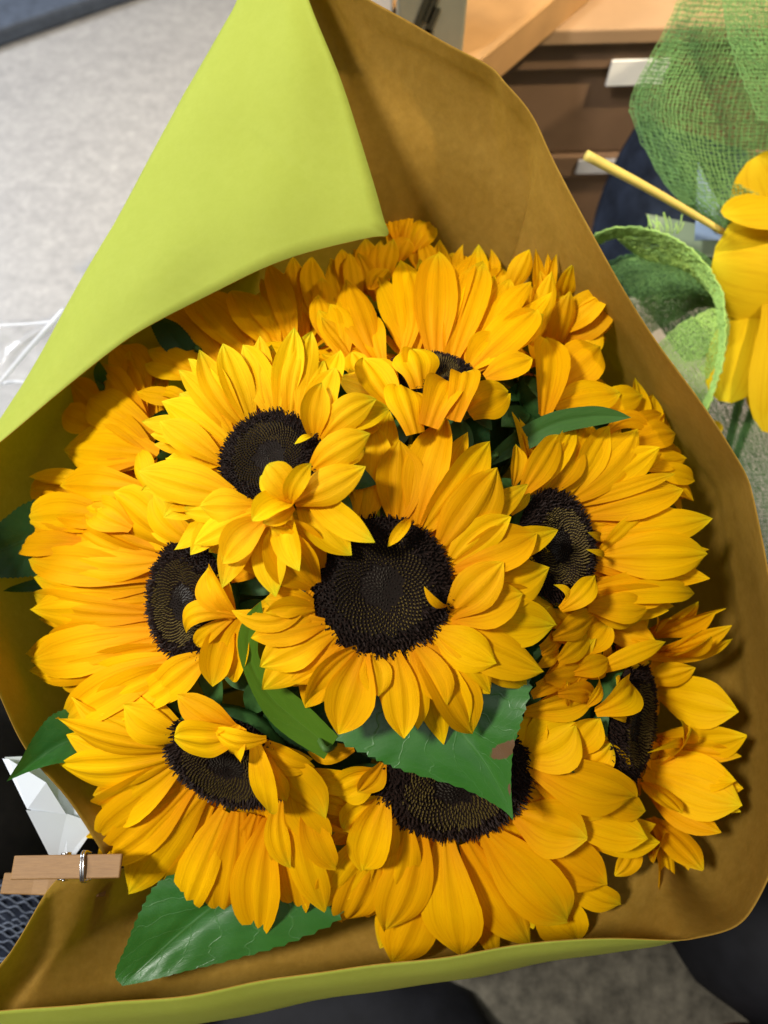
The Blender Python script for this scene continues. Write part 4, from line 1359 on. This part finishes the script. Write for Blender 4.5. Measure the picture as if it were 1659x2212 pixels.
tulip('yellow tulip with an open lip-like petal, next to the yellow stick', (1720, 610, .58), [
    (1730, 560, .580, 1630, 340, .556, 190, (-.3, -.1, .9), dict(bulge=.06, cup=.3)),
    (1760, 600, .560, 1540, 560, .545, 250, (-.3, -.1, .9), dict(bulge=.16, cup=-.3, blunt=1.0)),
    (1770, 470, .548, 1560, 462, .530, 130, (-.2, .5, .8), dict(bulge=.10, cup=-.2, blunt=.6))], np.array([.37, .36, .0]))
tulip('yellow tulip hanging mouth-down beside the lime ribbon', (1650, 640, .58), [
    (1660, 620, .585, 1640, 900, .575, 150, (.2, 0, .9), dict(cup=-.2)),
    (1630, 640, .565, 1566, 868, .545, 125, (-.3, .1, .9), dict(bulge=.10, cup=-.35, blunt=1.0)),
    (1670, 635, .555, 1660, 935, .535, 135, (.3, .1, .9), dict(bulge=.12, cup=-.35, blunt=1.0))], np.array([.35, .31, .0]))
# small yellow petal tip below
tp = thing('fallen_petal', 'small yellow petal lying on the netting beside the paper edge', 'petal', P(1545, 925, .575))
add_petal(tp, P(1515, 930, .575), P(1562, 922, .570), .012, V(0, .2, 1), M['tulip'], 'petal', blunt=.5)

# yellow stick and blue slip
path = catmull([P(1560, 500, .540), P(1420, 418, .520), P(1266, 335, .500)], 10)
v_, f_ = tube(path, np.linspace(.0022, .0034, len(path)), 10)
tag(mesh_obj('stick', v_, f_, M['straw'], origin=P(1560, 500, .54)), 'pale yellow stick poking out of the tulips towards the kraft paper', 'stick')
sl = mesh_obj('paper_slip', [P(1508, 352, .575), P(1565, 470, .565), P(1570, 520, .56), P(1500, 520, .565), P(1504, 430, .57)], [(0, 1, 2, 3, 4)], M['blue_paper'], origin=P(1540, 515, .56), smooth=False)
m_ = sl.modifiers.new('solidify', 'SOLIDIFY')
m_.thickness = .0006
tag(sl, 'pointed slip of grey-blue paper stuck behind the tulip', 'paper')
sl2 = mesh_obj('paper_slip', [P(1395, 462, .60), P(1560, 495, .58), P(1570, 560, .58), P(1440, 545, .595)], [(0, 1, 2, 3)], principled('slip_grey', (.20, .25, .16), .7, .2), origin=P(1560, 540, .58), smooth=False)
m_ = sl2.modifiers.new('solidify', 'SOLIDIFY')
m_.thickness = .0006
tag(sl2, 'grey-green slip of card under the yellow stick', 'paper')

# ------------------------------------------------------------------ background boxes
FY = 0.80


def at_y(px, py, Y):
    r = V((px - 829.5) / FPX, -(py - 1106.0) / FPX, -1.0)
    return CAMP + r * (Y / r[1])


def carton(label, x0, x1, y0, y1, z0, z1, mat, tags=(), rot=0.0, lid=True):
    loc = np.array([(x0 + x1) / 2, (y0 + y1) / 2, z0])
    root = thing('carton', label, 'box', loc, 'cartons stacked behind the bouquet')
    v_, f_ = box_verts(((x0 + x1) / 2, (y0 + y1) / 2, (z0 + z1) / 2), ((x1 - x0) / 2, 0, 0), (0, (y1 - y0) / 2, 0), (0, 0, (z1 - z0) / 2))
    b = mesh_obj('body', v_, f_, mat, root, smooth=False)
    bevel(b, .003)
    if lid:
        h = 0.030
        v_, f_ = box_verts(((x0 + x1) / 2, (y0 + y1) / 2 - .004, z1 + .001 - h / 2 + .004), ((x1 - x0) / 2 + .004, 0, 0), (0, (y1 - y0) / 2 + .002, 0), (0, 0, h / 2))
        l_ = mesh_obj('lid', v_, f_, mat, root, smooth=False)
        bevel(l_, .003)
    for (lx0, lx1, lz0, lz1, mk) in tags:
        v_, f_ = box_verts(((lx0 + lx1) / 2, y0 - .0075, (lz0 + lz1) / 2), ((lx1 - lx0) / 2, 0, 0), (0, .0012, 0), (0, 0, (lz1 - lz0) / 2))
        t_ = mesh_obj('price_label', v_, f_, M[mk], root, smooth=False)
        bevel(t_, .0008)
    root.rotation_euler = (0, 0, R(rot))
    return root


zt = at_y(1200, 88, FY)[2]
zm = at_y(1200, 325, FY)[2]
a0, a1 = at_y(1302, 116, FY), at_y(1410, 172, FY)
b0, b1 = at_y(1236, 332, FY), at_y(1345, 362, FY)
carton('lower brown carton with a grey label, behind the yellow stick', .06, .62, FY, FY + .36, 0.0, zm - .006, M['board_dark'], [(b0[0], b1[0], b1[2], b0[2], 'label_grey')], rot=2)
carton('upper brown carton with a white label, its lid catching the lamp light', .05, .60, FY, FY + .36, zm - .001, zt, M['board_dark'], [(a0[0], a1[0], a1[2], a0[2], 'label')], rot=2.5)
# light shelf board lying on the upper carton
v_, f_ = box_verts((.37, FY + .18, zt + .013), (.30, 0, 0), (0, .19, 0), (0, 0, .008))
sb = mesh_obj('shelf_board', v_, f_, M['board'], origin=np.array([.37, FY + .18, zt + .005]), smooth=False)
sb.rotation_euler = (0, 0, R(2.5))
bevel(sb, .002)
tag(sb, 'pale board lying on top of the cartons, lit by a warm lamp', 'board')
# slanting wooden tray at the left of the cartons
tr_ = thing('wooden_tray', 'tan wooden tray turned at an angle beside the cartons', 'tray', np.array([.12, FY + .10, zt + .02]))
c0 = on_floor(1010, 60, zt + .03)
for nm, cc, hx, hy, hz in (('base', (0, 0, .004), .10, .16, .004), ('rim', (.103, 0, .018), .004, .16, .018), ('rim', (-.103, 0, .018), .004, .16, .018), ('rim', (0, .163, .018), .11, .004, .018), ('rim', (0, -.163, .018), .11, .004, .018)):
    v_, f_ = box_verts(cc, (hx, 0, 0), (0, hy, 0), (0, 0, hz))
    o_ = mesh_obj(nm, np.array(v_) + np.array(tr_['_o']), f_, M['timber'], tr_, smooth=False)
    bevel(o_, .0015)
tr_.location = (c0[0] - .03, c0[1] + .03, zt + .022)
tr_.rotation_euler = (0, 0, R(-38))
# grey-green card box with hand-drawn strokes
g0, g1 = at_y(858, 10, .72), at_y(1000, 108, .72)
gb = thing('grey_box', 'grey-green box with slanting dark brush marks, behind the top edge of the paper', 'box', np.array([(g0[0] + g1[0]) / 2, .75, 0]))
gx0, gx1 = g0[0], g1[0]
v_, f_ = box_verts(((gx0 + gx1) / 2, .75, .24), ((gx1 - gx0) / 2, 0, 0), (0, .03, 0), (0, 0, .24))
o_ = mesh_obj('body', v_, f_, M['grey_card'], gb, smooth=False)
bevel(o_, .003)
for k, (sx, sy, ln) in enumerate(((925, 62, .020), (912, 28, .022), (930, 20, .012), (915, 95, .014))):
    c = at_y(sx, sy, .7195)
    v_, f_ = box_verts(c, np.array([.35, 0, .94]) * ln, np.array([0, .0006, 0]), np.array([.94, 0, -.35]) * .0035)
    mesh_obj('brush_mark', v_, f_, M['ink'], gb, smooth=False)
wx = at_y(845, 10, .73)
v_, f_ = box_verts((wx[0] - .012, .79, .20), (.014, 0, 0), (0, .025, 0), (0, 0, .24))
o_ = mesh_obj('white_box', v_, f_, M['label'], origin=np.array([wx[0], .79, -.04]), smooth=False)
o_.location.z = 0.0
bevel(o_, .002)
tag(o_, 'narrow white box standing next to the grey-green box', 'box')

# dark slate slab, top left corner
p0, p1 = on_floor(0, 62, .03), on_floor(195, -5, .03)
dv = nrm(p1 - p0)
nv_ = np.array([-dv[1], dv[0], 0])
c = (p0 + p1) / 2 + nv_ * .30
v_, f_ = box_verts((c[0], c[1], .015), dv * 1.0, nv_ * .30, (0, 0, .015))
sl_ = mesh_obj('slate_slab', v_, f_, M['slate'], origin=np.array([c[0], c[1], 0]), smooth=False)
bevel(sl_, .006)
tag(sl_, 'dark slate-blue slab on the concrete floor', 'slab')

# dark denim garment hanging by the cartons
def blob(name, ctrl, mat, label, cat, th=.02, kind=None):
    g = patch(ctrl, 8)
    o = mesh_obj(name, g.reshape(-1, 3), grid_faces(g.shape[0], g.shape[1]), mat, origin=g.reshape(-1, 3).mean(0))
    s_ = o.modifiers.new('solidify', 'SOLIDIFY')
    s_.thickness = th
    s_.offset = -1 if th > 0 else 1
    tag(o, label, cat, kind)
    return o


def standing(px0, px1, py_top, py_bot, d0, d1, bulge=.03, n=6):
    rows = []
    for i in range(n):
        f = i / (n - 1)
        py = py_top + (py_bot - py_top) * f
        d = d0 + (d1 - d0) * f
        rows.append([(px0 + (px1 - px0) * q, py + 12 * math.sin(q * 7 + i), d - bulge * math.sin(math.pi * q) + .006 * math.sin(5 * q + 2 * i)) for q in (0, .2, .4, .6, .8, 1)])
    return rows


blob('denim_trousers', [[(1400, 270, .80), (1440, 280, .76), (1500, 300, .75), (1600, 330, .76)], [(1340, 370, .82), (1400, 380, .78), (1470, 390, .76), (1600, 400, .77)], [(1300, 480, .84), (1380, 480, .79), (1460, 490, .77), (1600, 500, .78)], [(1270, 640, .86), (1380, 640, .81), (1460, 640, .79), (1640, 640, .80)]], M['denim'], 'dark denim cloth hanging between the cartons and the netting', 'cloth', .012)

# clear film at the left, highlights along its folds painted as white tubes
fc = [[(-160, 700, .66), (-40, 690, .64), (60, 690, .63), (140, 672, .62), (190, 640, .62)],
      [(-160, 760, .66), (-40, 745, .635), (40, 730, .645), (110, 705, .625), (190, 690, .64)],
      [(-160, 800, .65), (-40, 790, .66), (10, 775, .64), (70, 745, .66), (190, 730, .66)],
      [(-160, 840, .64), (-60, 830, .63), (0, 828, .645), (70, 820, .65), (190, 800, .67)],
      [(-160, 930, .67), (-60, 930, .66), (20, 925, .67), (90, 920, .68), (190, 900, .69)]]
film = thing('plastic_film', 'crumpled clear plastic film with painted white highlights along its folds on the floor beside the green flap', 'plastic film', P(0, 850, .67))
g = patch(fc, 8)
mesh_obj('sheet', g.reshape(-1, 3), grid_faces(g.shape[0], g.shape[1]), M['film'], film)
_f = NT('film_highlight')
_f.b.inputs['Base Color'].default_value = (.85, .87, .92, 1)
_f.b.inputs['Roughness'].default_value = .3
_f.b.inputs['Alpha'].default_value = .55
highlight_white = _f.m
for pts_, rd in (([(140, 668, .615), (100, 712, .615), (50, 768, .62), (-10, 838, .625), (-80, 905, .63)], .0024), ([(130, 694, .62), (60, 700, .625), (0, 703, .63), (-60, 706, .635)], .0013), ([(95, 845, .63), (50, 826, .63), (0, 830, .632), (-60, 852, .635)], .0020)):
    pth = catmull([P(*p) for p in pts_], 8)
    v_, f_ = tube(pth, np.linspace(rd, rd * .6, len(pth)), 8)
    mesh_obj('fold', v_, f_, highlight_white, film)

# dark things on the floor around the foot of the bouquet
def sack(label, cx, cy, rx, ry, h, mat, name='sack', seed=1, cat='bag', flat=.55):
    r = random.Random(seed)
    na, nr_ = 40, 16
    ph_ = [r.uniform(0, 6.28) for _ in range(6)]
    vs = []
    for i in range(nr_ + 1):
        f = i / nr_
        zz = h * math.sin(f * math.pi / 2) ** .8
        rad = max(.02, (math.cos(f * math.pi / 2)) ** flat)
        for k in range(na):
            a = 2 * math.pi * k / na
            wob_ = 1 + .05 * math.sin(3 * a + ph_[0]) + .03 * math.sin(7 * a + ph_[1] + 4 * f) + .02 * math.sin(13 * a + ph_[2] - 3 * f)
            vs.append((cx + rx * rad * wob_ * math.cos(a), cy + ry * rad * wob_ * math.sin(a), zz))
    fs = [(i * na + k, i * na + (k + 1) % na, (i + 1) * na + (k + 1) % na, (i + 1) * na + k) for i in range(nr_) for k in range(na)]
    fs.append(tuple(nr_ * na + k for k in range(na)))
    o = mesh_obj(name, vs, fs, mat, origin=np.array([cx, cy, 0]))
    return tag(o, label, cat)


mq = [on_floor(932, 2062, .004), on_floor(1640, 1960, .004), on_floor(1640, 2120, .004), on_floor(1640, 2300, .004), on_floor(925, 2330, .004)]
mt = mesh_obj('floor_shade_sheet', mq, [(0, 1, 2, 3, 4)], principled('floor_shade_grey_brown', (0.085, 0.075, 0.055), 0.85, 0.2, var=0.5, vscale=70, bump=(.4, .002)), origin=np.mean(mq, axis=0) * np.array([1, 1, 0]), smooth=False)  # dark sheet stands in for shade on the concrete here
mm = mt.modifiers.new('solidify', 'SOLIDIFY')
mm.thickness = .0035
tag(mt, 'mottled grey-brown sheet painting the shaded floor under the green paper lip', 'mat')
sack('slumped black bag on the floor behind the white card', -.44, .02, .20, .20, .26, M['sack'], 'bag', 2)
sack('black bag on the floor beyond the rounded lower corner of the paper', .53, .02, .27, .17, .12, M['black'], 'bag', 5)
sack('dark red rounded bundle beside the black bag at the lower right', .335, -.15, .07, .06, .12, M['red'], 'bundle', 8, 'bundle')
sack('dark shoe-like bundle under the green paper lip', -.05, -.12, .16, .09, .07, M['black'], 'bundle', 11, 'bundle')

# ribbed navy knit at the lower left
knit = thing('knit_garment', 'navy ribbed knit cloth showing below the clothespin', 'garment', P(0, 2150, .50))
kg = resample(patch([[(-200, 1880, .53), (0, 1900, .52), (150, 1925, .525), (300, 1990, .55)], [(-200, 1990, .51), (0, 2000, .50), (120, 2030, .51), (300, 2080, .54)], [(-200, 2120, .50), (0, 2130, .49), (120, 2150, .50), (300, 2180, .53)], [(-200, 2300, .51), (0, 2300, .50), (120, 2300, .51), (300, 2300, .54)]]), 90, 60)
mesh_obj('cloth', kg.reshape(-1, 3), grid_faces(90, 60), M['knit'], knit)
vs, fs = [], []
for i in range(2, 89, 3):
    row = kg[i] + AX_B * .0012
    row = row + np.outer(np.sin(np.arange(60) * 1.15 + i) * .0014, AX_U) + np.outer(np.sin(np.arange(60) * .17 + i * .3) * .002, AX_U)
    v_, f_ = tube(row, .0007, 5)
    fs += [tuple(q + len(vs) for q in f) for f in f_]
    vs += v_
tag(mesh_obj('rib_thread', vs, fs, M['thread'], knit), kind='stuff')

for o in bpy.data.objects:
    if '_o' in o:
        del o['_o']
